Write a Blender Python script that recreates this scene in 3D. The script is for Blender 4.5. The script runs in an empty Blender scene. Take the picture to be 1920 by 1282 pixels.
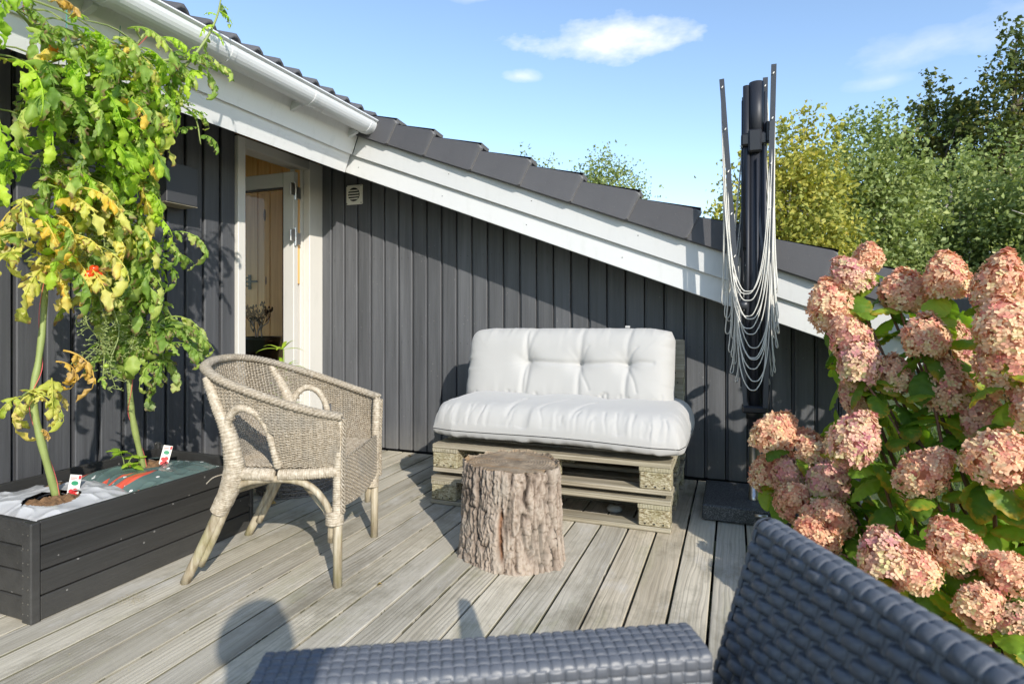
import bpy, bmesh, math, random
import numpy as np
from mathutils import Vector, Matrix, Euler

random.seed(7); rng = np.random.default_rng(11)
R = math.radians
scene = bpy.context.scene
COL = scene.collection

# ---------------------------------------------------------------- camera
THETA = math.atan(415.6/1090.0)
cam = bpy.data.cameras.new("camera"); camo = bpy.data.objects.new("camera", cam); COL.objects.link(camo)
camo.location = (0, 0, .97); camo.rotation_euler = (math.pi/2, 0, THETA)
cam.sensor_width = 36; cam.lens = 36*1090/1920; cam.shift_y = -50/1920
cam.clip_start = .02; cam.clip_end = 2000
cam.dof.use_dof = True; cam.dof.focus_distance = 2.9; cam.dof.aperture_fstop = 6.3
scene.camera = camo

# ---------------------------------------------------------------- sky
SUN_EL = R(28); SX, SY = .70, -.714          # horizontal direction towards the sun
world = bpy.data.worlds.new("World"); scene.world = world; world.use_nodes = True
wn, wl = world.node_tree.nodes, world.node_tree.links
wn.clear()
def W(t, **k):
    n = wn.new(t)
    for a, b in k.items(): setattr(n, a, b)
    return n
def wmath(op, a, b=None, clamp=False):
    n = W('ShaderNodeMath', operation=op); n.use_clamp = clamp
    for i, v in enumerate((a, b)):
        if v is None: continue
        if isinstance(v, (int, float)): n.inputs[i].default_value = v
        else: wl.new(v, n.inputs[i])
    return n.outputs[0]
sky = W('ShaderNodeTexSky', sky_type='NISHITA'); sky.sun_disc = False
sky.sun_elevation = SUN_EL; sky.sun_rotation = math.atan2(SX, SY)
sky.air_density = 1.0; sky.dust_density = .25; sky.ozone_density = 1.5
tc = W('ShaderNodeTexCoord')
nz = W('ShaderNodeTexNoise'); nz.inputs['Scale'].default_value = 13; nz.inputs['Detail'].default_value = 9; nz.inputs['Roughness'].default_value = .54
nz2 = W('ShaderNodeTexNoise'); nz2.inputs['Scale'].default_value = 30; nz2.inputs['Detail'].default_value = 4
mp = W('ShaderNodeMapping'); mp.inputs['Scale'].default_value = (1, 1, 2.1)
wl.new(tc.outputs['Generated'], mp.inputs[0]); wl.new(mp.outputs[0], nz.inputs['Vector']); wl.new(mp.outputs[0], nz2.inputs['Vector'])
def cloud(az, el, ha, hb, dens):
    # an elongated cumulus centred on a compass direction (degrees from +Y towards +X, elevation)
    a, e = R(az), R(el)
    e1 = (math.cos(a), -math.sin(a), 0); e2 = (-math.sin(e)*math.sin(a), -math.sin(e)*math.cos(a), math.cos(e))
    c = (math.cos(e)*math.sin(a), math.cos(e)*math.cos(a), math.sin(e))
    d = []
    for ax in (e1, e2, c):
        n = W('ShaderNodeVectorMath', operation='DOT_PRODUCT'); wl.new(tc.outputs['Generated'], n.inputs[0]); n.inputs[1].default_value = ax
        d.append(n.outputs['Value'])
    u = wmath('DIVIDE', d[0], math.tan(R(ha))); v = wmath('DIVIDE', d[1], math.tan(R(hb)))
    v = wmath('MULTIPLY', v, wmath('ADD', 1, wmath('MULTIPLY', wmath('LESS_THAN', v, 0), .35)))
    r = wmath('SQRT', wmath('ADD', wmath('MULTIPLY', u, u), wmath('MULTIPLY', v, v)))
    m = wmath('ADD', wmath('SUBTRACT', 1, r), wmath('MULTIPLY', wmath('SUBTRACT', nz.outputs[0], .5), 2.3))
    m = wmath('MULTIPLY', m, 1.5*dens, True)
    m = wmath('MULTIPLY', m, wmath('GREATER_THAN', d[2], 0))
    return wmath('MULTIPLY', wmath('POWER', m, .8), dens)
CL = [(-11.4, 25.0, 7.6, 2.1, .80), (-20.1, 22.3, 2.0, .75, .6), (15.9, 20.6, 6.0, 2.3, .42), (11.6, 18.7, 2.8, .75, .36),
      (-25, 28.6, 2.6, .8, .5), (22, 25.5, 5, 1.6, .4)]
mask = None
for c in CL:
    m = cloud(*c); mask = m if mask is None else wmath('MAXIMUM', mask, m)
# the same scattered fair-weather clouds over the rest of the sky
nz3 = W('ShaderNodeTexNoise'); nz3.inputs['Scale'].default_value = 4.2; nz3.inputs['Detail'].default_value = 7; wl.new(mp.outputs[0], nz3.inputs['Vector'])
dn = W('ShaderNodeVectorMath', operation='DOT_PRODUCT'); wl.new(tc.outputs['Generated'], dn.inputs[0]); dn.inputs[1].default_value = (-math.sin(R(5)), math.cos(R(5)), 0)
far = wmath('MULTIPLY', wmath('SUBTRACT', .72, dn.outputs['Value']), 6, True)
gen = wmath('MULTIPLY', wmath('SUBTRACT', nz3.outputs[0], .57), 6, True)
mask = wmath('MAXIMUM', mask, wmath('MULTIPLY', wmath('MULTIPLY', gen, far), .8))
ccol = W('ShaderNodeMixRGB'); ccol.inputs[1].default_value = (3.5, 3.85, 4.6, 1); ccol.inputs[2].default_value = (5.0, 4.95, 4.95, 1)
wl.new(wmath('MULTIPLY', wmath('SUBTRACT', nz2.outputs[0], .34), 3.2, True), ccol.inputs[0])
mx = W('ShaderNodeMixRGB'); wl.new(mask, mx.inputs[0]); wl.new(sky.outputs[0], mx.inputs[1]); wl.new(ccol.outputs[0], mx.inputs[2])
bg = W('ShaderNodeBackground'); bg.inputs['Strength'].default_value = .13; wl.new(mx.outputs[0], bg.inputs['Color'])
wo = W('ShaderNodeOutputWorld'); wl.new(bg.outputs[0], wo.inputs[0])

# ---------------------------------------------------------------- sun
sl = bpy.data.lights.new("sun", 'SUN'); sl.energy = 2.55; sl.angle = R(.55); sl.color = (1, .94, .85)
so = bpy.data.objects.new("sun", sl); COL.objects.link(so)
sd = Vector((SX*math.cos(SUN_EL), SY*math.cos(SUN_EL), math.sin(SUN_EL)))
so.rotation_euler = sd.to_track_quat('Z', 'Y').to_euler(); so.location = (8, -8, 8)
scene.view_settings.view_transform = 'Standard'; scene.view_settings.look = 'None'
scene.view_settings.exposure = 1.08; scene.view_settings.gamma = 1
scene.render.engine = 'CYCLES'

# ---------------------------------------------------------------- helpers
def tag(o, label=None, cat=None, group=None, kind=None):
    if label: o['label'] = label
    if cat: o['category'] = cat
    if group: o['group'] = group
    if kind: o['kind'] = kind
    return o
def empty(name, loc=(0,0,0), rz=0, **k):
    o = bpy.data.objects.new(name, None); COL.objects.link(o); o.location = loc; o.rotation_euler = (0,0,rz)
    o.empty_display_size = .1
    return tag(o, **k)
def mesh(name, V, F, smooth=False):
    me = bpy.data.meshes.new(name)
    V = np.asarray(V, dtype=np.float32)
    if isinstance(F, np.ndarray):
        n, k = F.shape
        me.vertices.add(len(V)); me.vertices.foreach_set('co', V.ravel())
        me.loops.add(n*k); me.loops.foreach_set('vertex_index', F.astype(np.int32).ravel())
        me.polygons.add(n); me.polygons.foreach_set('loop_start', np.arange(0, n*k, k, dtype=np.int32))
        me.update(calc_edges=True)
    else:
        me.from_pydata(V.tolist(), [], F); me.update()
    if smooth: me.polygons.foreach_set('use_smooth', np.ones(len(me.polygons), bool)); me.update()
    return me
def link(name, me, mat=None, parent=None, loc=None, rot=None, sc=None, **k):
    o = bpy.data.objects.new(name, me); COL.objects.link(o)
    if mat is not None and me is not None and len(me.materials) == 0: me.materials.append(mat)
    if parent is not None: o.parent = parent
    if loc is not None: o.location = loc
    if rot is not None: o.rotation_euler = rot
    if sc is not None: o.scale = sc if hasattr(sc, '__len__') else (sc, sc, sc)
    return tag(o, **k)
class MB:
    def __init__(s): s.V = []; s.F = []; s.n = 0
    def add(s, V, F):
        V = np.asarray(V, float); s.V.append(V)
        s.F += [tuple(int(i)+s.n for i in f) for f in F]; s.n += len(V); return s
    def box(s, a, b, ch=0, axis=None):
        a = np.minimum(a, b).astype(float) if True else a; b_ = np.maximum(np.array(a), np.array(b)); 
        return s.prism(a, b_, ch, axis)
    def prism(s, a, b, ch=0, axis=None):
        a = np.array(a, float); b = np.array(b, float); d = b-a
        if axis is None: axis = int(np.argmax(d))
        if ch <= 0:
            V = [[(a, b)[i >> j & 1][j] for j in range(3)] for i in range(8)]
            return s.add(V, [(0,2,3,1),(4,5,7,6),(0,1,5,4),(2,6,7,3),(0,4,6,2),(1,3,7,5)])
        p, q = [(1,2),(2,0),(0,1)][axis]
        c = min(ch, d[p]*.45, d[q]*.45)
        ring = [(a[p]+c,a[q]),(b[p]-c,a[q]),(b[p],a[q]+c),(b[p],b[q]-c),(b[p]-c,b[q]),(a[p]+c,b[q]),(a[p],b[q]-c),(a[p],a[q]+c)]
        V = []
        for e, k in ((a[axis], 1), (a[axis]+c, 0), (b[axis]-c, 0), (b[axis], 1)):
            for (u, w) in ring:
                v = [0,0,0]; v[axis] = e
                if k: u = np.clip(u, a[p]+c, b[p]-c); w = np.clip(w, a[q]+c, b[q]-c)
                v[p] = u; v[q] = w; V.append(v)
        # drop the doubled end rings to keep pieces cheap: end cap is an octagon inset
        F = []
        for r in range(3):
            for i in range(8):
                j = (i+1) % 8; F.append((r*8+i, r*8+j, r*8+8+j, r*8+8+i))
        F.append(tuple(range(7, -1, -1))); F.append(tuple(range(24, 32)))
        return s.add(V, F)
    def tube(s, P, rad, n=8, cap=True, tw=0):
        P = np.asarray(P, float); m = len(P)
        rad = np.full(m, rad) if np.isscalar(rad) else np.asarray(rad, float)
        T = np.gradient(P, axis=0); T /= np.linalg.norm(T, axis=1, keepdims=True)+1e-12
        up = np.array([0,0,1.]) if abs(T[0][2]) < .9 else np.array([1.,0,0])
        N = np.cross(T[0], up); N /= np.linalg.norm(N)
        V = np.zeros((m, n, 3)); a = np.arange(n)*2*math.pi/n
        for i in range(m):
            N = N-T[i]*(N@T[i]); N /= np.linalg.norm(N)+1e-12; B = np.cross(T[i], N)
            V[i] = P[i]+rad[i]*(np.cos(a)[:,None]*N+np.sin(a)[:,None]*B)
        F = []
        for i in range(m-1):
            for k in range(n):
                l = (k+1) % n; F.append((i*n+k, i*n+l, i*n+n+l, i*n+n+k))
        if cap: F.append(tuple(range(n-1, -1, -1))); F.append(tuple(range((m-1)*n, m*n)))
        return s.add(V.reshape(-1, 3), F)
    def lathe(s, prof, n=32, c=(0,0,0)):
        V = []; m = len(prof)
        for (r, z) in prof:
            for k in range(n):
                a = 2*math.pi*k/n; V.append((c[0]+r*math.cos(a), c[1]+r*math.sin(a), c[2]+z))
        F = [(i*n+k, i*n+(k+1) % n, i*n+n+(k+1) % n, i*n+n+k) for i in range(m-1) for k in range(n)]
        return s.add(V, F)
    def grid(s, G):
        G = np.asarray(G, float); a, b = G.shape[:2]
        return s.add(G.reshape(-1, 3), [(i*b+j, i*b+j+1, i*b+b+j+1, i*b+b+j) for i in range(a-1) for j in range(b-1)])
    def me(s, name, smooth=False): return mesh(name, np.concatenate(s.V), s.F, smooth)
    def build(s, name, mat, parent=None, smooth=False, **k): return link(name, s.me(name, smooth), mat, parent, **k)
def smoothpath(P, n):
    # Catmull-Rom resample
    P = np.asarray(P, float); m = len(P); Q = np.vstack([2*P[0]-P[1], P, 2*P[-1]-P[-2]])
    out = []
    for t in np.linspace(0, m-1, n):
        i = min(int(t), m-2); f = t-i; a, b, c, d = Q[i:i+4]
        out.append(.5*((2*b)+(c-a)*f+(2*a-5*b+4*c-d)*f*f+(3*b-a-3*c+d)*f**3))
    return np.array(out)
def _h(i, s):
    i = (i.astype(np.int64)*1103515245+12345+s*7919) & 0x7fffffff
    i = (i ^ (i >> 13))*1274126177 & 0x7fffffff
    return ((i ^ (i >> 16)) & 0xffff)/65535.
def vnoise(p, seed=0):
    p = np.asarray(p, float); k = np.floor(p).astype(np.int64); f = p-k; f = f*f*(3-2*f)
    r = 0
    for dx in (0,1):
        for dy in (0,1):
            for dz in (0,1):
                w = (f[...,0] if dx else 1-f[...,0])*(f[...,1] if dy else 1-f[...,1])*(f[...,2] if dz else 1-f[...,2])
                r = r+w*_h((k[...,0]+dx)*73856093+(k[...,1]+dy)*19349663+(k[...,2]+dz)*83492791, seed)
    return r*2-1
def fbm(p, o=4, seed=0):
    p = np.asarray(p, float); r = 0; a = .5
    for i in range(o): r = r+a*vnoise(p*2**i, seed+i); a *= .5
    return r
# ---------------------------------------------------------------- materials
class MT:
    def __init__(s, name):
        s.m = bpy.data.materials.new(name); s.m.use_nodes = True
        s.n, s.l = s.m.node_tree.nodes, s.m.node_tree.links
        s.b = s.n['Principled BSDF']; s._o = None
    def N(s, t, **k):
        n = s.n.new(t)
        for a, b in k.items(): setattr(n, a, b)
        return n
    def set(s, sock, v):
        if isinstance(v, (int, float)): sock.default_value = v
        elif isinstance(v, (tuple, list)): sock.default_value = (*v, 1) if len(v) == 3 and sock.type == 'RGBA' else v
        else: s.l.new(v, sock)
    def co(s, kind='Object'):
        if s._o is None: s._o = s.N('ShaderNodeTexCoord')
        return s._o.outputs[kind]
    def rand(s): return s.N('ShaderNodeObjectInfo').outputs['Random']
    def map(s, v, sc=(1,1,1), loc=(0,0,0), rot=(0,0,0)):
        n = s.N('ShaderNodeMapping'); s.l.new(v, n.inputs[0])
        n.inputs['Scale'].default_value = sc; n.inputs['Location'].default_value = loc; n.inputs['Rotation'].default_value = rot
        return n.outputs[0]
    def noise(s, v, scale=5, detail=4, rough=.55, w=None, dist=0):
        n = s.N('ShaderNodeTexNoise')
        if w is not None: n.noise_dimensions = '4D'; s.set(n.inputs['W'], w)
        s.l.new(v, n.inputs['Vector']); n.inputs['Scale'].default_value = scale; n.inputs['Detail'].default_value = detail
        n.inputs['Roughness'].default_value = rough; n.inputs['Distortion'].default_value = dist
        return n.outputs[0]
    def vor(s, v, scale=5, feat='F1', out='Distance', w=None, rnd=1):
        n = s.N('ShaderNodeTexVoronoi', feature=feat)
        if w is not None: n.voronoi_dimensions = '4D'; s.set(n.inputs['W'], w)
        s.l.new(v, n.inputs['Vector']); n.inputs['Scale'].default_value = scale; n.inputs['Randomness'].default_value = rnd
        return n.outputs[out]
    def math(s, op, a, b=None, clamp=False):
        n = s.N('ShaderNodeMath', operation=op); n.use_clamp = clamp; s.set(n.inputs[0], a)
        if b is not None: s.set(n.inputs[1], b)
        return n.outputs[0]
    def ramp(s, f, stops, interp='LINEAR'):
        n = s.N('ShaderNodeValToRGB'); s.set(n.inputs[0], f); n.color_ramp.interpolation = interp
        e = n.color_ramp.elements
        while len(e) < len(stops): e.new(.5)
        for i, (p, c) in enumerate(stops):
            e[i].position = p; e[i].color = (*c, 1) if hasattr(c, '__len__') else (c, c, c, 1)
        return n.outputs[0]
    def mix(s, f, a, b, mode='MIX'):
        n = s.N('ShaderNodeMixRGB', blend_type=mode); s.set(n.inputs[0], f); s.set(n.inputs[1], a); s.set(n.inputs[2], b)
        return n.outputs[0]
    def xyz(s, v):
        n = s.N('ShaderNodeSeparateXYZ'); s.l.new(v, n.inputs[0]); return n.outputs
    def attr(s, name): return s.N('ShaderNodeAttribute', attribute_name=name).outputs['Color']
    def bump(s, h, strength=.3, dist=.01):
        n = s.N('ShaderNodeBump'); s.l.new(h, n.inputs['Height']); n.inputs['Strength'].default_value = strength
        n.inputs['Distance'].default_value = dist; s.l.new(n.outputs[0], s.b.inputs['Normal']); return s
    def col(s, c): s.set(s.b.inputs['Base Color'], c); return s
    def rough(s, v): s.set(s.b.inputs['Roughness'], v); return s
    def spec(s, v): s.set(s.b.inputs['Specular IOR Level'], v); return s
    def translucent(s, c, f=.35):
        t = s.N('ShaderNodeBsdfTranslucent'); s.set(t.inputs[0], c); m = s.N('ShaderNodeMixShader'); m.inputs[0].default_value = f
        s.l.new(s.b.outputs[0], m.inputs[1]); s.l.new(t.outputs[0], m.inputs[2])
        s.l.new(m.outputs[0], s.n['Material Output'].inputs[0]); return s

def grain(t, axis, fine=70, along=2.2, w=None):
    sc = [fine, fine, fine]; sc[axis] = along
    return t.noise(t.map(t.co(), tuple(sc)), 1, 5, .6, w, .35)

def m_weathered(name, c0, c1, c2, axis=1, green=0, stain=.5, knot=True, bumpd=.004, cross=0):
    t = MT(name); rd = t.rand(); w = t.math('MULTIPLY', rd, 37)
    g = grain(t, axis, 62, 1.7, w); g2 = grain(t, axis, 190, 7, w)
    sc = [7, 7, 7]; sc[axis] = 1.3
    big = t.noise(t.map(t.co(), tuple(sc)), 1, 4, .6, w)
    c = t.ramp(g, [(.28, c0), (.5, c1), (.74, c2)])
    c = t.mix(t.math('MULTIPLY', t.math('SUBTRACT', g2, .5, True), 1.6), c, tuple(x*.45 for x in c0))
    # growth rings wandering along the plank
    sc2 = [26, 26, 26]; sc2[axis] = 1.1
    wv = t.N('ShaderNodeTexWave', wave_type='BANDS', bands_direction='XYZ'[cross]); t.l.new(t.map(t.co(), tuple(sc2)), wv.inputs['Vector'])
    wv.inputs['Scale'].default_value = .95; wv.inputs['Distortion'].default_value = 9; wv.inputs['Detail'].default_value = 1.5; wv.inputs['Detail Scale'].default_value = .45
    t.l.new(t.math('MULTIPLY', rd, 50), wv.inputs['Phase Offset'])
    c = t.mix(t.math('MULTIPLY', t.math('POWER', wv.outputs[1], 3), .34), c, tuple(x*.5 for x in c0))
    c = t.mix(t.math('MULTIPLY', t.math('SUBTRACT', big, .5, True), 3.2*stain, True), c, tuple(x*.62 for x in c0))
    tint = t.ramp(rd, [(0, (.80,.80,.80)), (.35, (1.02,1.0,.96)), (.7, (.92,.93,.92)), (1, (1.1,1.07,1.0))])
    c = t.mix(1, c, tint, 'MULTIPLY')
    if knot:
        ks = [7.5, 7.5, 7.5]; ks[axis] = 2.6
        v = t.vor(t.map(t.co(), tuple(ks)), 1, w=w)
        ring = t.ramp(v, [(0, .9), (.05, .75), (.07, .0), (.10, .4), (.14, 0), (1, 0)])
        sel = t.math('GREATER_THAN', t.noise(t.map(t.co(), (2.1,2.1,2.1)), 1, 1, .5, w), .54)
        c = t.mix(t.math('MULTIPLY', t.math('MULTIPLY', ring, sel), .7), c, (c2[0]*1.05, c2[1]*.98, c2[2]*.88))
    if green:
        n = t.noise(t.map(t.co(), (1.4,1.4,1.4)), 1, 4, .6)
        c = t.mix(t.math('MULTIPLY', t.math('SUBTRACT', n, .45, True), green*3, True), c, (.17,.18,.045))
    t.col(c).rough(t.ramp(g, [(.2,.95),(.8,.7)])).spec(.25)
    h = t.math('ADD', g, t.math('MULTIPLY', g2, .6)); t.bump(t.math('SUBTRACT', h, t.math('MULTIPLY', wv.outputs[1], .35)), .55, bumpd)
    t.final = c
    return t

def paint(name, c, rough=.5, axis=2, g=.25, spec=.4, wear=0, bd=.002):
    t = MT(name); rd = t.rand(); w = t.math('MULTIPLY', rd, 31)
    gr = grain(t, axis, 90, 1.6, w); n = t.noise(t.co(), 2.3, 4, .6)
    cc = t.mix(t.math('MULTIPLY', gr, g*1.6), c, tuple(x*.45 for x in c))
    cc = t.mix(t.math('MULTIPLY', n, .35), cc, tuple(min(1, x*1.22) for x in c))
    tint = t.ramp(rd, [(0, .84), (1, 1.14)]); cc = t.mix(1, cc, tint, 'MULTIPLY')
    if wear:
        sp = t.vor(t.map(t.co(), (26,26,26)), 1); k = t.math('LESS_THAN', sp, .10)
        k = t.math('MULTIPLY', k, t.math('GREATER_THAN', t.noise(t.co(), 6, 2), .56))
        sc = t.noise(t.map(t.co(), (60, 5, 22), rot=(.5,.2,.3)), 1, 3); k2 = t.math('GREATER_THAN', sc, .74)
        cc = t.mix(t.math('MULTIPLY', t.math('MAXIMUM', k, k2), wear), cc, (.34,.33,.31))
    if c[0] < .2:      # sun-faded streaks, knots and splash dirt above the deck
        sk_ = t.noise(t.map(t.co(), (20,20,1.0)) if axis == 2 else t.map(t.co(), (20,1.0,20)), 1, 5, .65, w); cc = t.mix(1, cc, t.ramp(sk_, [(.25,.70),(.5,1.0),(.75,1.34)]), 'MULTIPLY')
        kn = t.vor(t.map(t.co(), (8,8,2.2)) if axis == 2 else t.map(t.co(), (8,2.2,8)), 1, w=w); cc = t.mix(t.math('MULTIPLY', t.math('LESS_THAN', kn, .085), .35), cc, tuple(x*.45 for x in c))
        zz = t.xyz(t.co())[2]; dm = t.math('MULTIPLY', t.math('SUBTRACT', 1, t.math('DIVIDE', zz, .22), True), t.noise(t.co(), 24, 5, .7)); cc = t.mix(t.math('MULTIPLY', dm, .42 if axis == 2 else .10), cc, (.27,.25,.21))
    if c[0] > .4:
        st_ = t.noise(t.map(t.co(), (14,14,3)), 1, 5, .7); cc = t.mix(t.math('MULTIPLY', t.math('SUBTRACT', st_, .54, True), .8, True), cc, (.30,.31,.26))
    t.col(cc).rough(t.ramp(gr, [(.2, rough+.12), (.8, rough-.08)])).spec(spec).bump(gr, .5, bd)
    return t.m

def plain(name, c, rough=.5, metal=0, var=.15, scale=12, bumps=0, spec=.5):
    t = MT(name); n = t.noise(t.co(), scale, 4, .6)
    t.col(t.mix(n, tuple(x*(1-var) for x in c), tuple(min(1, x*(1+var)) for x in c))).rough(t.ramp(n, [(.2, max(.02, rough-.07)), (.8, min(1, rough+.07))]))
    t.b.inputs['Metallic'].default_value = metal; t.spec(spec)
    if bumps: t.bump(n, .4, bumps)
    return t.m

# deck: silvered pine with algae in the joints, damp patches, knots and worn streaks
t = MT('weathered_deck_pine'); rd = t.rand(); w = t.math('MULTIPLY', rd, 61); P = t.co()
warp = t.noise(t.map(P, (3.0,1.1,1)), 1, 3, .5, w)
vadd = t.N('ShaderNodeVectorMath', operation='ADD'); t.l.new(P, vadd.inputs[0]); cx = t.N('ShaderNodeCombineXYZ'); t.l.new(t.math('MULTIPLY', t.math('SUBTRACT', warp, .5), .09), cx.inputs[0]); t.l.new(cx.outputs[0], vadd.inputs[1]); Q = vadd.outputs[0]
tone_ = t.noise(t.map(Q, (9,.8,1)), 1, 5, .62, w)
lines = t.noise(t.map(Q, (95,1.6,1)), 1, 4, .65, w); fine = t.noise(t.map(Q, (260,5,1)), 1, 3, .6, w)
c = t.ramp(tone_, [(.25,(.34,.305,.24)),(.43,(.48,.44,.355)),(.58,(.585,.54,.445)),(.78,(.68,.64,.555))])
wvn = t.N('ShaderNodeTexWave', wave_type='BANDS', bands_direction='X'); t.l.new(t.map(Q, (30,.9,1)), wvn.inputs['Vector']); wvn.inputs['Scale'].default_value = .62; wvn.inputs['Distortion'].default_value = 7; wvn.inputs['Detail'].default_value = 2; wvn.inputs['Detail Scale'].default_value = .6; t.l.new(t.math('MULTIPLY', rd, 40), wvn.inputs['Phase Offset'])
ringm = t.math('MULTIPLY', t.math('POWER', wvn.outputs[1], 2.5), t.math('MULTIPLY', t.math('SUBTRACT', t.noise(t.map(P,(3,.9,1)),1,3,.5,w), .38, True), 2.6, True))
c = t.mix(t.math('MULTIPLY', ringm, .42), c, (.215,.18,.13))
c = t.mix(t.math('MULTIPLY', t.math('SUBTRACT', lines, .5, True), 2.2, True), c, (.20,.175,.135))
c = t.mix(t.math('MULTIPLY', t.math('SUBTRACT', fine, .55, True), 1.3, True), c, (.17,.15,.115))
c = t.mix(1, c, t.ramp(rd, [(0,(.74,.74,.745)),(.3,(1.0,.985,.95)),(.5,(.86,.87,.885)),(.75,(1.08,1.06,1.02)),(1,(.96,.90,.82))]), 'MULTIPLY')
vk = t.vor(t.map(Q, (8.2,3.3,1)), 1, w=w); sel = t.math('GREATER_THAN', t.noise(t.map(P,(1.9,1.9,1)),1,1,.5,w), .50)
c = t.mix(t.math('MULTIPLY', t.math('MULTIPLY', t.ramp(vk, [(0,.75),(.055,.6),(.075,.05),(.11,.35),(.15,.0)]), sel), .9), c, (.30,.245,.17))
c = t.mix(t.math('MULTIPLY', t.math('MULTIPLY', t.ramp(vk, [(0,1),(.03,.9),(.05,0)]), sel), .55), c, (.62,.58,.50))
xx = t.xyz(P); fr = t.math('FRACT', t.math('DIVIDE', t.math('ADD', xx[0], 40*.125+.0743), .125))
edge = t.math('SUBTRACT', 1, t.math('MULTIPLY', t.math('MINIMUM', fr, t.math('SUBTRACT', 1, fr)), 9.5), True)
an = t.noise(t.map(P, (2.6,.8,1)), 1, 5, .65)
c = t.mix(t.math('MULTIPLY', t.math('MULTIPLY', t.math('POWER', edge, 2.4), t.math('MULTIPLY', t.math('SUBTRACT', an, .40, True), 4.0, True)), .85), c, (.125,.122,.04))
pm = t.noise(t.map(P, (3.4,2.0,1)), 1, 6, .72)
c = t.mix(t.math('MULTIPLY', t.math('SUBTRACT', pm, .485, True), 4.0, True), c, (.19,.17,.12))
pg = t.noise(t.map(P, (4.2,1.6,1), (7,3,0)), 1, 6, .7)
c = t.mix(t.math('MULTIPLY', t.math('SUBTRACT', pg, .55, True), 3.0, True), c, (.255,.25,.125))
c = t.mix(t.math('MULTIPLY', t.math('SUBTRACT', t.noise(t.map(P, (6,2.2,1), (3.3,1,0)), 1, 5, .7), .56, True), 3.6, True), c, (.60,.575,.53))
ed2 = t.math('GREATER_THAN', t.math('ABSOLUTE', t.math('SUBTRACT', fr, .5)), t.math('ADD', .456, t.math('MULTIPLY', t.noise(t.map(P,(40,9,1)),1,3), .02)))
c = t.mix(t.math('MULTIPLY', ed2, .72), c, (.085,.08,.04))
hgt = t.math('ADD', t.math('MULTIPLY', lines, .8), t.math('ADD', t.math('MULTIPLY', fine, .6), t.math('MULTIPLY', ringm, -.5)))
t.col(c).rough(t.ramp(tone_, [(.2,.95),(.8,.72)])).spec(.25).bump(hgt, .5, .004); M_DECK = t.m
M_CLAD = paint('charcoal_cladding_paint', (.112,.115,.122), .5, 2, .62, .4, .28, .003)
M_CLADW = paint('charcoal_batten_paint', (.088,.091,.098), .5, 2, .55, .4, .0, .003)
M_BACK = plain('black_backing', (.012,.012,.014), .8)
M_WHITE = paint('white_board_shade_lifted', (.82,.82,.805), .42, 1, .05, .45, 0, .0006)  # fascia and eave white lightened in colour because they lie mostly in shade
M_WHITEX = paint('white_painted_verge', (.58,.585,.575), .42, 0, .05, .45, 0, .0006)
M_WHITED = paint('white_door_paint', (.56,.54,.495), .4, 2, .04, .45, 0, .0005)
M_GUT = plain('white_gutter_plastic', (.66,.67,.675), .3, 0, .05, 5)
M_CREAM = plain('cream_vent_plastic', (.78,.76,.68), .45, 0, .04)
M_STEEL = plain('satin_steel', (.55,.54,.52), .32, 1, .1)
M_IRON = plain('black_iron', (.015,.015,.016), .45)
t = MT('dark_concrete_tile'); n = t.noise(t.co(), 70, 5, .7); n2 = t.noise(t.co(), 5, 4)
c = t.mix(n2, (.062,.062,.068), (.098,.097,.103)); c = t.mix(t.math('MULTIPLY', t.math('GREATER_THAN', n, .66), .25), c, (.20,.19,.18))
c = t.mix(1, c, t.ramp(t.rand(), [(0,.86),(1,1.12)]), 'MULTIPLY'); c = t.mix(t.attr('wear'), c, (.26,.25,.235))
M_TILE = t.col(c).rough(.72).bump(n, .5, .0015).m
t = MT('knotty_pine'); w = t.math('MULTIPLY', t.rand(), 20); g = grain(t, 2, 40, 1.2, w)
c = t.ramp(g, [(.3, (.66,.33,.095)), (.55, (.80,.46,.16)), (.75, (.86,.55,.23))])
v = t.vor(t.map(t.co(), (9,9,2.6)), 1); k = t.math('MULTIPLY', t.math('LESS_THAN', v, .15), t.math('GREATER_THAN', t.noise(t.co(), 3.1, 1), .42))
c = t.mix(t.math('MULTIPLY', k, .85), c, (.10,.042,.016)); M_PINE = t.col(c).rough(.4).bump(g, .2, .001).m
M_PINEC = paint('pine_ceiling', (.55,.32,.14), .45, 1, .3)
M_PLANT = paint('black_planter_stain', (.036,.0355,.034), .5, 1, .35, .35, .45, .003)
t = m_weathered('old_pallet_wood', (.22,.185,.13), (.37,.33,.255), (.50,.46,.385), 0, .16, .7, True, .004, 2); M_PALX = t.m
t = m_weathered('old_pallet_cross_wood', (.25,.21,.14), (.40,.36,.27), (.50,.46,.37), 1, .3, .6, True, .004, 0); M_PALY = t.m
t = MT('pressed_chip_block'); v = t.vor(t.map(t.co(), (1,1,2.2)), 95, 'F1', 'Color'); n = t.noise(t.co(), 60, 4, .7); gr = t.noise(t.co(), 9, 3)
c = t.ramp(t.xyz(v)[0], [(0,(.20,.155,.085)),(.4,(.40,.35,.22)),(1,(.60,.55,.40))]); c = t.mix(t.math('MULTIPLY', t.math('SUBTRACT', gr, .46, True), 1.8, True), c, (.24,.235,.10))
c = t.mix(t.math('MULTIPLY', n, .4), c, (.09,.07,.04)); M_CHIP = t.col(c).rough(.95).spec(.1).bump(t.math('ADD', n, t.math('MULTIPLY', t.xyz(v)[1], .7)), .9, .006).m
t = MT('white_cotton'); wv = t.noise(t.map(t.co(), (1,1,1)), 900, 2); n = t.noise(t.co(), 3, 3)
M_CUSH = t.col(t.mix(n, (.40,.395,.378), (.435,.428,.41))).rough(.9).spec(.12).bump(wv, .12, .0006).m
t.b.inputs['Sheen Weight'].default_value = .25
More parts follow.
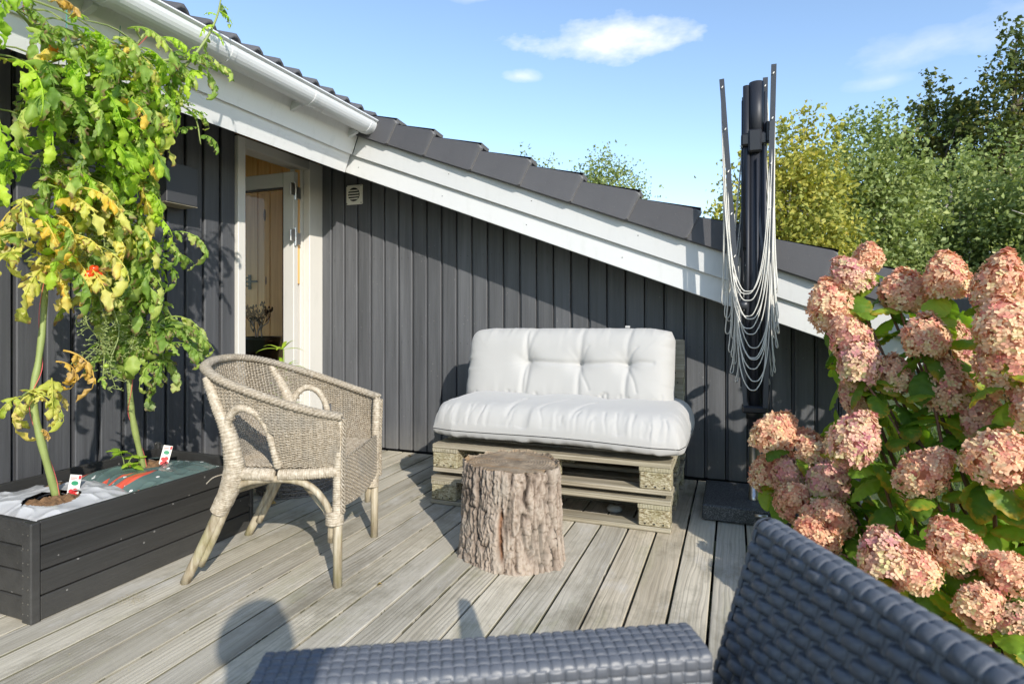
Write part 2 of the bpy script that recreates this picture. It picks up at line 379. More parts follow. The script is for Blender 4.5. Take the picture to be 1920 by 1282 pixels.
t = MT('tree_bark'); h = t.attr('ridge'); n = t.noise(t.map(t.co(), (40,40,14)), 1, 6, .7); n2 = t.noise(t.map(t.co(), (9,9,5)), 1, 4)
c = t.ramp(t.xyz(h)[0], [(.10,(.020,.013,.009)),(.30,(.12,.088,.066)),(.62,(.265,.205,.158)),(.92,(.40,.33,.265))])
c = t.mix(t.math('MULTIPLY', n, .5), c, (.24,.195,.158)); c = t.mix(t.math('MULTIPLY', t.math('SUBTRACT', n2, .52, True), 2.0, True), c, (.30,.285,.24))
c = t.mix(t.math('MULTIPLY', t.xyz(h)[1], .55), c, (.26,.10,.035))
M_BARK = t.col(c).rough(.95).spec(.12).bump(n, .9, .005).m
t = MT('stump_end_grain'); p = t.xyz(t.co()); wv = t.N('ShaderNodeTexWave', wave_type='RINGS', rings_direction='Z'); t.l.new(t.co(), wv.inputs['Vector'])
wv.inputs['Scale'].default_value = 26; wv.inputs['Distortion'].default_value = 3; wv.inputs['Detail'].default_value = 3
n = t.noise(t.co(), 14, 5, .7); n3 = t.noise(t.map(t.co(), (5, 28, 5), rot=(0,0,.4)), 1, 4)
c = t.ramp(n, [(.3,(.13,.092,.058)),(.5,(.25,.19,.125)),(.7,(.37,.29,.20))]); c = t.mix(t.math('MULTIPLY', t.math('SUBTRACT', n3, .5, True), 2.4, True), c, (.36,.185,.05))
c = t.mix(t.math('MULTIPLY', wv.outputs[1], .22), c, (.16,.11,.07)); M_ENDG = t.col(c).rough(.9).bump(t.math('ADD', n, t.math('MULTIPLY', wv.outputs[1], .3)), .7, .006).m
t = MT('weathered_wicker'); n = t.noise(t.co(), 120, 3, .6); n2 = t.noise(t.co(), 7, 4)
c = t.ramp(n, [(.25,(.15,.115,.075)),(.5,(.325,.275,.205)),(.78,(.50,.44,.355))]); c = t.mix(t.math('MULTIPLY', t.math('SUBTRACT', n2, .45, True), 2.4, True), c, (.235,.22,.19))
M_WICK = t.col(c).rough(.75).spec(.25).m
t = MT('wrapped_cane'); n = t.noise(t.co(), 70, 5, .7); n2 = t.noise(t.map(t.co(), (12,12,260)), 1, 2)
c = t.ramp(n, [(.25,(.19,.145,.092)),(.5,(.42,.36,.27)),(.75,(.62,.555,.46))]); c = t.mix(t.math('MULTIPLY', t.math('SUBTRACT', n2, .55, True), 2.6, True), c, (.22,.165,.11))
M_CANE = t.col(c).rough(.6).bump(n2, .6, .002).m
t = MT('bare_rattan_pole'); n = t.noise(t.map(t.co(), (60,60,6)), 1, 4, .6); n2 = t.noise(t.co(), 8, 3)
c = t.ramp(n, [(.3,(.21,.16,.095)),(.55,(.38,.325,.23)),(.75,(.50,.45,.35))]); c = t.mix(t.math('MULTIPLY', t.math('SUBTRACT', n2, .5, True), 2.0, True), c, (.23,.235,.06))
M_POLE = t.col(c).rough(.6).bump(n, .3, .001).m
t = MT('moulded_resin_rattan'); n = t.noise(t.co(), 55, 3, .6)
c = t.mix(n, (.074,.080,.092), (.132,.141,.158)); M_RESIN = t.col(c).rough(t.ramp(n, [(.3,.40),(.7,.54)])).spec(.55).m
t = MT('granite_slab'); v = t.vor(t.co(), 260, out='Color'); n = t.noise(t.co(), 6, 4); x = t.xyz(v)[0]
c = t.ramp(x, [(0,(.014,.016,.018)),(.55,(.045,.05,.054)),(1,(.15,.155,.16))]); M_GRAN = t.col(t.mix(t.math('MULTIPLY', n, .45), c, (.05,.053,.05))).rough(.55).bump(x, .25, .001).m
M_MAST = plain('anthracite_aluminium', (.024,.026,.033), .5, .15, .12, 4)
M_ARM = plain('dark_grey_arm', (.050,.053,.060), .4, .25, .1, 4)
M_ROPE = plain('white_plastic_cord', (.62,.60,.54), .5, 0, .06)
M_BLKPL = plain('black_plastic', (.012,.012,.014), .4)
t = MT('white_growbag_film'); n = t.noise(t.co(), 5, 4); M_BAGW = t.col(t.mix(n, (.40,.41,.42), (.50,.50,.51))).rough(.28).m
t = MT('green_growbag_film'); p = t.xyz(t.co()); n = t.noise(t.co(), 9, 4); v = t.vor(t.co(), 24)
c = t.mix(n, (.055,.095,.09), (.13,.185,.175)); red = t.math('MULTIPLY', t.math('GREATER_THAN', t.noise(t.map(t.co(), (14,2.2,1), (.4,.2,0)), 1, 2), .58), t.math('LESS_THAN', p[1], -.05))
c = t.mix(red, c, (.62,.10,.06)); sp = t.math('MULTIPLY', t.math('LESS_THAN', v, .17), t.math('GREATER_THAN', t.noise(t.co(), 5, 2), .52)); c = t.mix(sp, c, (.75,.75,.74))
M_BAGG = t.col(c).rough(.22).m
M_SOIL = plain('coarse_peat', (.17,.095,.045), .95, 0, .7, 60, .02)
M_CARD = plain('pale_plant_card', (.66,.64,.58), .35, 0, .04)
M_REDP = plain('red_print', (.55,.03,.03), .4, 0, .05)
M_GRNP = plain('green_print', (.03,.24,.11), .4, 0, .05)
M_BLACKP = plain('black_print', (.03,.03,.035), .5)
M_STRING = plain('red_twine', (.55,.10,.09), .8)

def leafmat(name, stops, back, tr=.3, tip=None, rough=.5, spot=0):
    t = MT(name); rd = t.rand(); a = t.attr('tone'); ax = t.xyz(a)
    n = t.noise(t.co(), 40, 3, .6)
    f = t.math('ADD', t.math('MULTIPLY', rd, .5), t.math('MULTIPLY', ax[0], .5))
    f = t.math('ADD', f, t.math('MULTIPLY', t.math('SUBTRACT', n, .5), .30))
    c = t.ramp(f, stops)
    if tip:
        k = t.math('MULTIPLY', t.math('SUBTRACT', t.math('ADD', ax[1], t.math('MULTIPLY', t.math('SUBTRACT', n, .5), 1.1)), .62, True), 4.0, True)
        k = t.math('MULTIPLY', k, t.math('GREATER_THAN', t.math('FRACT', t.math('MULTIPLY', t.math('ADD', rd, ax[0]), 7.3)), .45))
        c = t.mix(k, c, tip)
    geo = t.N('ShaderNodeNewGeometry').outputs['Backfacing']
    c2 = t.mix(t.math('MULTIPLY', geo, .55), c, t.mix(.5, c, back))
    t.col(c2).rough(rough).spec(.35); t.bump(t.noise(t.co(), 130, 2), .35, .001)
    t.translucent(t.mix(.0, t.mix(1, c, (1.5,1.6,.7), 'MULTIPLY'), c), tr)
    return t.m
M_TOMY = leafmat('tomato_leaf_yellowing', [(.05,(.32,.40,.05)),(.30,(.54,.55,.11)),(.58,(.70,.65,.20)),(.85,(.76,.52,.08))], (.60,.58,.42), .46, (.30,.17,.07))
M_TOMG = leafmat('tomato_leaf_green', [(.05,(.13,.24,.04)),(.4,(.26,.39,.07)),(.7,(.42,.52,.13)),(.95,(.58,.60,.18))], (.48,.54,.36), .48, (.27,.18,.10))
M_TOMF = leafmat('tomato_shoot_fresh', [(.1,(.28,.46,.04)),(.9,(.52,.66,.07))], (.4,.5,.15), .5)
M_BROWN = leafmat('withered_leaf', [(.1,(.30,.16,.05)),(.5,(.46,.30,.10)),(.9,(.56,.36,.05))], (.35,.22,.10), .2)
M_STEM = plain('tomato_stem_green', (.23,.28,.085), .55, 0, .3, 18)
M_TOMR = plain('ripe_tomato', (.62,.055,.012), .18, 0, .2, 20); M_TOMU = plain('unripe_tomato', (.27,.36,.05), .2, 0, .2, 20); M_TOMO = plain('turning_tomato', (.66,.18,.015), .2, 0, .2, 20)
M_HLEAF = leafmat('hydrangea_leaf', [(.05,(.085,.18,.02)),(.45,(.22,.355,.036)),(.8,(.40,.52,.055)),(.97,(.60,.50,.05))], (.24,.32,.12), .48, (.42,.30,.03))
M_HSTEM = plain('hydrangea_stem', (.16,.075,.04), .6, 0, .35, 25)
t = MT('hydrangea_petal'); a = t.attr('tone'); rd = t.rand(); ax = t.xyz(a)
c1 = t.ramp(ax[0], [(0,(.58,.20,.17)),(.22,(.74,.34,.24)),(.45,(.82,.50,.31)),(.7,(.86,.67,.42)),(1,(.74,.70,.33))])
c2 = t.ramp(ax[0], [(0,(.52,.18,.23)),(.26,(.69,.33,.32)),(.52,(.80,.53,.38)),(1,(.70,.68,.32))])
c = t.mix(t.ramp(rd, [(.35,0),(.65,1)]), c1, c2); c = t.mix(t.math('MULTIPLY', ax[1], .35), c, (.42,.20,.13))
t.col(c).rough(.65).spec(.2); t.translucent(t.mix(1, c, (1.15,1.0,.85), 'MULTIPLY'), .30); M_PETAL = t.m
def treemat(name, stops, tr=.3):
    t = MT(name); ax = t.xyz(t.attr('tone')); n = t.noise(t.co(), .9, 3)
    c = t.ramp(t.math('ADD', t.math('MULTIPLY', ax[0], .7), t.math('MULTIPLY', n, .3)), stops)
    t.col(c).rough(.5).spec(.3); t.translucent(t.mix(1, c, (1.35,1.4,.7), 'MULTIPLY'), tr); return t.m
M_BIRY = treemat('birch_leaf_yellow', [(.1,(.18,.22,.05)),(.4,(.31,.33,.07)),(.7,(.47,.43,.085)),(.95,(.58,.42,.08))])
M_BIRG = treemat('birch_leaf_green', [(.1,(.11,.16,.05)),(.45,(.24,.30,.10)),(.75,(.37,.42,.155)),(.95,(.50,.49,.17))])
M_OAK = treemat('oak_leaf_dark', [(.1,(.045,.07,.018)),(.5,(.10,.13,.03)),(.8,(.19,.17,.04)),(.98,(.28,.17,.05))], .3)
M_BUSH = treemat('shrub_leaf_dark', [(.1,(.035,.07,.018)),(.6,(.08,.13,.03)),(.95,(.14,.20,.05))], .3)
M_TRUNK = plain('grey_brown_bark', (.13,.10,.075), .9, 0, .4, 20, .01)
M_BIRBK = plain('pale_birch_bark', (.42,.39,.35), .7, 0, .5, 14)
t = MT('lawn'); n = t.noise(t.co(), 3, 5); M_LAWN = t.col(t.mix(n, (.03,.055,.012), (.09,.12,.03))).rough(.95).bump(t.noise(t.co(), 60, 3), .8, .03).m
t = MT('garden_soil'); n = t.noise(t.co(), 25, 5, .7); M_EARTH = t.col(t.mix(n, (.02,.014,.009), (.07,.05,.032))).rough(1).bump(n, .9, .03).m
t = MT('window_glass'); tr = t.N('ShaderNodeBsdfTransparent'); gl = t.N('ShaderNodeBsdfGlossy'); gl.inputs['Roughness'].default_value = .01
fr = t.N('ShaderNodeFresnel'); fr.inputs[0].default_value = 1.45; m = t.N('ShaderNodeMixShader'); t.l.new(fr.outputs[0], m.inputs[0]); t.l.new(tr.outputs[0], m.inputs[1]); t.l.new(gl.outputs[0], m.inputs[2])
t.l.new(m.outputs[0], t.n['Material Output'].inputs[0]); M_GLASS = t.m
M_FLOORI = plain('pale_floor_board', (.42,.30,.18), .4)
M_TWIG = plain('dry_twig', (.10,.06,.05), .8); M_TWIGL = plain('pale_twig', (.42,.36,.34), .7)
M_BASK = plain('grey_willow', (.21,.195,.18), .8, 0, .4, 90)
# ================================================================ THE SETTING
mb = MB(); mb.add([(-400,-400,-.32),(400,-400,-.32),(400,400,-.32),(-400,400,-.32)], [(0,1,2,3)])
lawn = mb.build('lawn', M_LAWN, kind='structure')
mb = MB(); G = np.zeros((40,40,3)); u = np.linspace(0,1,40)
G[...,0] = .60+u[None,:]*2.2; G[...,1] = -.6+u[:,None]*4.0; G[...,2] = -.22+.05*fbm(G*4, 3, 5)
mb.grid(G).build('flower_bed_soil', M_EARTH, smooth=True, kind='structure')

# ---- deck: every plank its own piece
deck = empty('deck', (0,0,0), kind='structure')
PW = .125
for k in range(-23, 6):
    gp = random.uniform(.0034,.0048); x0 = -.0743+k*PW+gp; x1 = -.0743+(k+1)*PW-gp
    if x0 < -2.93: x0 = -2.925
    dz = random.uniform(-.0012, .0012)
    MB().prism((x0, -1.6, -.028+dz), (x1, 3.585+random.uniform(-.004,.004), dz), .0025, 1).build('plank', M_DECK, deck)
for y in np.arange(-1.4, 3.6, .55):
    MB().prism((-2.9, y, -.13), (.66, y+.045, -.030), .002, 0).build('joist', M_BACK, deck)
MB().prism((.672, -1.6, -.16), (.70, 3.585, -.004), .002, 1).build('edge_board', M_DECK, deck)

# ================================================================ HOUSE
house = empty('summer_house', (-2.93, 3.6, 0), label='charcoal timber summer house with white trim and a dark tiled roof', cat='house')
HX, HY = -2.93, 3.6
def hb(mbx, name, mat, parent=None, smooth=False, **k):      # build a house part from world coordinates
    for i, v in enumerate(mbx.V): mbx.V[i] = v-np.array([HX, HY, 0])
    return mbx.build(name, mat, parent or house, smooth, **k)
AL = math.atan(.377); CA, SA = math.cos(AL), math.sin(AL)
S0 = np.array([-2.42, 0, 1.921])                              # eave corner, underside of fascia and verge
ES, EN = np.array([CA, 0, -SA]), np.array([SA, 0, CA])
def SN(s, n, y): return S0+ES*s+EN*n+np.array([0, y, 0])
def zb(x): return 1.94-.377*(x+2.47)
# gable wall: tongue-and-groove boards, cut to the slope
wall = MB(); wall.add([(-2.93,3.64,-.1),(.62,3.64,-.1),(.62,3.64,zb(.62)+.15),(-2.93,3.64,zb(-2.93)+.15)], [(0,1,2,3)])
wall.add([(.62,3.64,-.1),(.62,9,-.1),(.62,9,zb(.62)+.15),(.62,3.64,zb(.62)+.15)], [(0,1,2,3)])
wall = hb(wall, 'gable_wall', M_BACK)
x = -2.945; k = 0
while x < .6:
    a, b = x+.004, x+.116-.002; y0, y1 = 3.600+random.uniform(-.0012,.0012), 3.636; c = .0035
    za, zc = zb(a)+.10, zb(b)+.10
    # groove lip: a narrow recessed strip on the left edge like real tongue-and-groove
    P = [(a,y0+.012),(a+.010,y0+.012),(a+.010+c,y0),(b-c,y0),(b,y0+c),(b,y1),(a,y1)]
    V = [(px, py, .012+random.uniform(0,.004)) for px, py in P]+[(px, py, za+(zc-za)*(px-a)/(b-a)) for px, py in P]
    n = len(P); F = [(i, (i+1) % n, n+(i+1) % n, n+i) for i in range(n)]+[tuple(range(n-1,-1,-1)), tuple(range(n, 2*n))]
    hb(MB().add(V, F), 'wall_board', M_CLAD, wall)
    x += .116; k += 1
nm = MB()                                                    # nail heads in rows
x = -2.945
while x < .55:
    for z in (.30, .78, 1.38):
        for dx in (.035, .088):
            if z < zb(x)-.05:
                nm.lathe([(.0001,0),(.0022,0),(.0022,.0012)], 6)
                nm.V[-1] = np.array([x+dx, 3.599, z+random.uniform(-.004,.004)])+nm.V[-1][:, [0,2,1]]*np.array([1,-1,1])
    x += .116
hb(nm, 'nail_heads', M_BACK, wall, kind='stuff')
# eave wall: wide boards with deep gaps between them
lw = MB()
lw.box((-2.965,-.7,-.1), (-2.958,2.80,2.25)); lw.box((-2.965,2.80,2.06), (-2.958,3.6,2.25))
lwall = hb(lw, 'eave_wall', M_BACK)
y = 2.797-.0025
while y > -.6:
    j = random.uniform(-.0015,.0015); wd = .101
    hb(MB().prism((-2.952, y-wd, .01), (-2.930+j, y, 2.16), .004, 2), 'wall_board', M_CLADW, lwall)
    hb(MB().prism((-2.958, y-wd-.006, .01), (-2.9525, y-wd+.002, 2.16), 0, 2), 'cover_strip', M_CLADW, lwall)
    y -= .121
# fascia and verge, two lapped boards each
fas = hb(MB().add([SN(s,n,yy) for yy in (-.7,3.226) for s,n in ((-.028,0),(-.004,0),(-.004,.14),(-.028,.14))], [(0,1,2,3),(7,6,5,4),(0,4,5,1),(1,5,6,2),(2,6,7,3),(3,7,4,0)]), 'lower_fascia_board', M_WHITE)
hb(MB().add([SN(s,n,yy) for yy in (-.7,3.224) for s,n in ((-.012,.125),(.012,.125),(.012,.36),(-.012,.36))], [(0,1,2,3),(7,6,5,4),(0,4,5,1),(1,5,6,2),(2,6,7,3),(3,7,4,0)]), 'upper_fascia_board', M_WHITE)
def slab(s0, s1, n0, n1, y0, y1, ch=.003):
    m = MB().prism((s0, y0, n0), (s1, y1, n1), ch, 0); V = m.V[0]
    m.V[0] = S0+V[:,[0]]*ES+V[:,[2]]*EN+np.outer(V[:,1], [0,1,0]); return m
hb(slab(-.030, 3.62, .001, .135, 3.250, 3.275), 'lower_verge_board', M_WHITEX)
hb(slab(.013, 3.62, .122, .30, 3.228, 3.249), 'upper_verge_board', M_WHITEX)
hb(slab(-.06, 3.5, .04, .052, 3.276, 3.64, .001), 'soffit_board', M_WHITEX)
hb(slab(-.60, -.029, .03, .042, -.7, 3.27, .001), 'eave_soffit', M_WHITE)
sc_ = MB()
for s in np.arange(.1, 3.2, .62):
    for n, yy in ((.06,3.2495),(.20,3.2275)):
        sc_.lathe([(.0001,0),(.003,0),(.003,.001)], 8); c = SN(s+random.uniform(-.03,.03), n, yy)
        sc_.V[-1] = c+sc_.V[-1][:, [0,2,1]]*np.array([1,-1,1])
hb(sc_, 'verge_screws', M_BACK, kind='stuff')
# ---- gutter
GX, GZ, GR = -2.212, 2.205, .066
pr = [(GR*math.cos(a), GR*math.sin(a)) for a in np.linspace(math.pi, 2*math.pi, 15)]
prof = [(-GR, .022)]+pr+[(GR, .016), (GR+.010, .020), (GR+.013, .012), (GR+.006, .006)]
inn = [(p*.95, q*.95+.001) for p, q in reversed(pr)]
ring = [(GX+p, GZ+q) for p, q in prof]+[(GX+p, GZ+q) for p, q in inn]
V = []; ys = [-.7, 3.222]; n = len(ring)
for yy in ys: V += [(p, yy, q) for p, q in ring]
gut = hb(MB().add(V, [(i, (i+1) % n, n+(i+1) % n, n+i) for i in range(n)]+[tuple(range(n-1,-1,-1)), tuple(range(n,2*n))]), 'gutter', M_GUT, smooth=False)
endc = [(GX+p, GZ+q) for p, q in [(-GR-.004,.024)]+[(a*1.07,b*1.07) for a,b in pr]+[(GR+.004,.018)]]; n = len(endc)
hb(MB().add([(p, yy, q) for yy in (3.214,3.232) for p, q in endc], [(i,(i+1)%n,n+(i+1)%n,n+i) for i in range(n)]+[tuple(range(n-1,-1,-1)),tuple(range(n,2*n))]), 'end_cap', M_GUT, gut)
for yy in (.35, .95, 1.5, 2.05, 2.62, 3.14):
    m = MB(); band = [(GX+p*1.045, GZ+q*1.045) for p, q in pr]+[(GX+p*1.0, GZ+q*1.0) for p, q in reversed(pr)]; n = len(band)
    m.add([(p, w, q) for w in (yy-.013,yy+.013) for p, q in band], [(i,(i+1)%n,n+(i+1)%n,n+i) for i in range(n)]+[tuple(range(n-1,-1,-1)),tuple(range(n,2*n))])
    m.add([(GX-.03-.02, yy-.012, GZ-.052),(GX-.115, yy-.012, GZ-.030),(GX-.115, yy-.012, GZ-.085),(GX-.05,yy-.012,GZ-.062),
           (GX-.05, yy+.012, GZ-.052),(GX-.115, yy+.012, GZ-.030),(GX-.115, yy+.012, GZ-.085),(GX-.05,yy+.012,GZ-.062)], [(0,1,2,3),(7,6,5,4),(0,4,5,1),(1,5,6,2),(2,6,7,3),(3,7,4,0)])
    hb(m, 'bracket', M_GUT, gut)
# ---- roof
roof = hb(slab(-2.95, .01, .30, .335, -.7, 9, .002), 'roof', M_BACK)
hb(slab(.012, 3.66, .30, .318, 3.26, 9, .002), 'roof_underlay', M_BACK, roof)
def pantile(width, length, amp=.030, th=.013, n=17):
    # double-roll tile in local axes (s, y, n), nose at s=length
    yv = np.linspace(0, width, n); prof = amp*np.maximum(0, np.sin(2*math.pi*(yv/width*2-.22)))**.8
    V = []
    for (s, dz, rr) in ((0,0,0),(length-.012,.022,0),(length,.018,-.004)):
        for i in range(n): V.append((s, yv[i], prof[i]+dz+rr))
    for (s, dz) in ((length,.018-.004-th),(0,-th)):
        for i in range(n): V.append((s, yv[i], prof[i]+dz))
    F = [(r*n+i, r*n+i+1, r*n+n+i+1, r*n+n+i) for r in range(4) for i in range(n-1)]
    return np.array(V), F
TV, TF = pantile(.286, .40)
def wear(me, f):
    a = me.color_attributes.new('wear', 'FLOAT_COLOR', 'POINT'); n = len(me.vertices)
    co = np.zeros(n*3, np.float32); me.vertices.foreach_get('co', co); v = f(co.reshape(-1,3))
    a.data.foreach_set('color', np.column_stack([v,v,v,np.ones(n)]).astype(np.float32).ravel())
tm = mesh('tile', TV@np.array([ES, [0,1,0], EN]), [tuple(f) for f in TF], True); tm.materials.append(M_TILE); wear(tm, lambda c: c[:,0]*0)
field = MB()
def put_tile(s, y, single=True):
    p = SN(s-.40, .388 if s < .1 else .345, y)-np.array([HX,HY,0])
    if single: link('tile', tm, None, roof, loc=p)
    else: field.add(TV@np.array([ES,[0,1,0],EN])+p, TF)
for r in range(8):
    for c in range(14):
        put_tile(.055-.335*r, 3.205-.286*(c+1), r < 2)
for r in range(11):
    for c in range(5):
        put_tile(.055+.335*r-.0, 3.215+.286*c, False)
fo = field.build('tile_field', M_TILE, roof, True, kind='stuff'); wear(fo.data, lambda c: c[:,0]*0)
# verge tiles: a flap hanging over the verge board, each overlapping the next
def verge_tile():
    L, t0 = .372, .0
    pts = [(0, .262), (L, .256)]     # lower edge
    outline = [(0,.258),(L-.02,.250),(L-.004,.260),(L+.012,.402),(L+.004,.416),(L-.02,.420),(0,.388)]
    V = []; yo = (-.026, -.032, 0.012)
    for (s, n) in outline: V.append((s, -.020, n))
    cs = np.mean([o[0] for o in outline]); cn = np.mean([o[1] for o in outline])
    for (s, n) in outline: V.append((cs+(s-cs)*.972, -.031, cn+(n-cn)*.94))
    for (s, n) in outline: V.append((s, .004, n))
    m = len(outline); F = [tuple(range(m, 2*m))]+[(i, (i+1)%m, m+(i+1)%m, m+i) for i in range(m)]+[(2*m+i, 2*m+(i+1)%m, (i+1)%m, i) for i in range(m)]+[tuple(range(3*m-1, 2*m-1, -1))]
    b = len(V)     # top strip running on to the roof
    V += [(0,-.02,.388),(L+.004,-.02,.432),(L+.004,.10,.425),(0,.10,.381),(0,-.02,.373),(L+.004,-.02,.412),(L+.004,.10,.405),(0,.10,.366)]
    F += [(b,b+1,b+2,b+3),(b+4,b+7,b+6,b+5),(b+1,b+5,b+6,b+2)]
    # soft roll rising behind the flap
    b = len(V)
    for s in (0, L):
        for a in np.linspace(0, math.pi, 7): V.append((s, .055+.045*-math.cos(a), .384+(s/L)*.040+.003*math.sin(a)))
    F += [(b+i, b+i+1, b+8+i, b+7+i) for i in range(6)]+[tuple(range(b+7, b+14))]
    V = np.array(V); tilt = V[:,0]*.016
    V[:,2] += tilt; V[:,1] -= V[:,0]*.034
    return V[:,[0]]*ES+V[:,[2]]*EN+np.outer(V[:,1],[0,1,0]), F
VV, VF = verge_tile(); vm = mesh('verge_tile', VV, VF); vm.materials.append(M_TILE)
def vw(c):
    s = c@ES.astype(np.float32); e = np.clip((s-.352)/.02, 0, 1); return e*(.35+.4*vnoise(c*120))
wear(vm, vw)
for i in range(11):
    s = -.135+.336*i+random.uniform(-.004,.004)
    if i == 0: s = -.09
    link('verge_tile', vm, None, roof, loc=SN(s, -.006, 3.226+random.uniform(-.002,.002))-np.array([HX,HY,0]), rot=(0, random.uniform(-.006,.006), 0))
hb(slab(-.02, .10, .255, .30, 3.205, 3.26), 'verge_end_bracket', M_BLKPL, roof)
# ---- vent grille
v = MB().prism((-2.682,3.583,1.785),(-2.540,3.599,1.930), .006, 1); vent = hb(v, 'vent_grille', M_CREAM)
hb(MB().tube([(-2.611,3.582,1.857),(-2.611,3.5795,1.857)], .050, 28), 'painted_hole_shade', M_BACK, vent)  # solid black disc paints in the shade of the vent hole
for i in range(4):
    z = 1.857-.030+i*.020; hw = math.sqrt(max(0,.050**2-(z-1.857)**2))-.002
    m = MB().prism((-2.611-hw,3.574,z-.004),(-2.611+hw,3.579,z+.0045), .001, 0); V = m.V[0]; V[:,2] += (3.579-V[:,1])*-.8
    hb(m, 'slat', M_CREAM, vent)
for sx in (-2.673,-2.549):
    for z in (1.794,1.921): hb(MB().tube([(sx,3.583,z),(sx,3.581,z)], .004, 8), 'screw', M_IRON, vent)
# ---- door frame and the open glazed door
fr = hb(MB().prism((-2.965,2.797,.02),(-2.905,2.858,2.10), .004, 2), 'door_frame', M_WHITED)
hb(MB().prism((-2.965,3.455,.02),(-2.905,3.600,2.10), .004, 2), 'door_jamb', M_WHITED, fr)
hb(MB().prism((-3.060,3.425,.02),(-2.966,3.47,2.10), .003, 2), 'jamb_rebate', M_WHITED, fr)
hb(MB().prism((-3.060,2.82,.02),(-2.966,2.858,2.10), .003, 2), 'jamb_rebate', M_WHITED, fr)
hb(MB().prism((-2.966,2.8585,2.035),(-2.9055,3.4545,2.10), .004, 1), 'door_head', M_WHITED, fr)
hb(MB().prism((-3.06,2.8585,2.045),(-2.9665,3.4245,2.09), .003, 1), 'head_rebate', M_WHITED, fr)
hb(MB().prism((-3.10,2.80,.015),(-2.88,3.60,.055), .006, 1), 'door_step', M_WHITED, fr)
hb(MB().prism((-2.99,3.395,1.20),(-2.967,3.424,2.03), .001, 2), 'pine_strip', M_PINE, fr)
leaf = hb(MB().prism((-3.052,3.345,.10),(-2.955,3.392,2.005), .005, 2), 'door_leaf', M_WHITED)
hb(MB().prism((-3.745,3.345,.10),(-3.65,3.392,2.005), .005, 2), 'stile', M_WHITED, leaf)
hb(MB().prism((-3.65,3.3455,1.90),(-3.052,3.3915,2.004), .005, 0), 'top_rail', M_WHITED, leaf)
hb(MB().prism((-3.65,3.3455,.101),(-3.052,3.3915,.24), .005, 0), 'bottom_rail', M_WHITED, leaf)
for (a,b) in (((-3.65,3.352,1.888),(-3.052,3.384,1.90)),((-3.062,3.352,.24),(-3.052,3.384,1.888))): hb(MB().prism(a,b,0), 'glazing_gasket', M_BLKPL, leaf)
hb(MB().add([(-3.65,3.368,.24),(-3.0525,3.368,.24),(-3.0525,3.368,1.8875),(-3.65,3.368,1.8875)],[(0,1,2,3)]), 'glass_pane', M_GLASS, leaf)
for z in (1.50, 1.83, .45):
    m = MB().prism((-2.953,3.30,z),(-2.940,3.352,z+.085), .002, 2); m.prism((-2.950,3.353,z-.02),(-2.937,3.40,z+.065), .002, 2); m.tube([(-2.945,3.352,z-.03),(-2.945,3.352,z+.10)], .008, 10)
    hb(m, 'hinge', M_STEEL, leaf)
# ---- the room behind the door
hb(MB().box((-5.2,-.7,.0),(-2.966,4.3,.10)), 'room_floor', M_FLOORI)
rw = hb(MB().box((-5.2,4.04,.0),(-2.945,4.08,2.6)), 'room_wall', M_BACK)
x = -5.19
while x < -2.99:
    hb(MB().prism((x,4.02,.10),(x+.136,4.039,2.6), .004, 2), 'pine_board', M_PINE, rw); x += .138
sw_ = hb(MB().box((-5.24,-.7,.0),(-5.2,4.3,.55)).box((-5.24,-.7,2.35),(-5.2,4.3,3.0)).box((-5.24,-.7,.55),(-5.2,1.3,2.35)).box((-5.24,4.05,.55),(-5.2,4.3,2.35)), 'room_side_wall', M_PINE)
fill_win = hb(MB().prism((-5.245,2.64,.56),(-5.195,2.71,2.34),.004,2), 'added_fill_window', M_WHITED)  # unseen window added to let sky light fill the dark room
hb(MB().add([(-5.22,1.3,.56),(-5.22,4.05,.56),(-5.22,4.05,2.34),(-5.22,1.3,2.34)],[(0,1,2,3)]), 'pane', M_GLASS, fill_win)
ew = hb(MB().box((-5.2,-.70,.0),(-2.966,-.66,.12)).box((-5.2,-.70,2.2),(-2.966,-.66,2.6)).box((-5.2,-.70,.12),(-5.05,-.66,2.2)).box((-3.12,-.70,.12),(-2.966,-.66,2.2)), 'room_end_wall', M_PINE)
hb(MB().add([(-5.05,-.68,.12),(-3.12,-.68,.12),(-3.12,-.68,2.2),(-5.05,-.68,2.2)],[(0,1,2,3)]), 'added_sunlight_glass', M_GLASS, ew)  # unseen glazed end, added so that sun brightens the room
cl = hb(MB().add([(-5.2,-.7,2.93),(-2.945,-.7,2.14),(-2.945,4.22,2.14),(-5.2,4.22,2.93)],[(3,2,1,0)]), 'room_ceiling', M_BACK)
for i in range(18):
    a = -5.2+i*.125; b = a+.121; m = MB().prism((a,-.7,0),(b,4.199,.014),.003,1); V = m.V[0]; V[:,2] += 2.118-(V[:,0]+2.945)*.350; hb(m, 'ceiling_board', M_PINEC, cl)
hb(MB().box((-2.945,3.61,0),(-2.93,4.3,2.2)), 'return_wall', M_PINE)
lt = hb(MB().prism((-4.050,4.008,1.20),(-4.020,4.019,1.33),.002,2), 'iron_latch', M_IRON)
hb(MB().tube(smoothpath([(-4.035,4.01,1.225),(-4.035,3.97,1.235),(-4.035,3.97,1.295),(-4.035,4.01,1.305)],14), .006, 8), 'latch_handle', M_IRON, lt)
hb(MB().prism((-4.140,4.000,1.262),(-3.940,4.010,1.278),.002,0), 'latch_bar', M_IRON, lt)
# ---- dark steel box on the eave wall
wb = empty('wall_lamp_box', (-2.93,2.32,1.575), label='flat dark grey metal box lamp on the wall left of the door', cat='wall lamp')
MB().prism((.004,-.095,0),(.125,.095,.215), .003, 2).build('housing', plain('anthracite_metal',(.045,.046,.050),.5,0,.06), wb)
MB().prism((-.0,-.10,-.004),(.12,.10,-.0005), .001, 1).build('bottom_edge', M_PALY, wb)
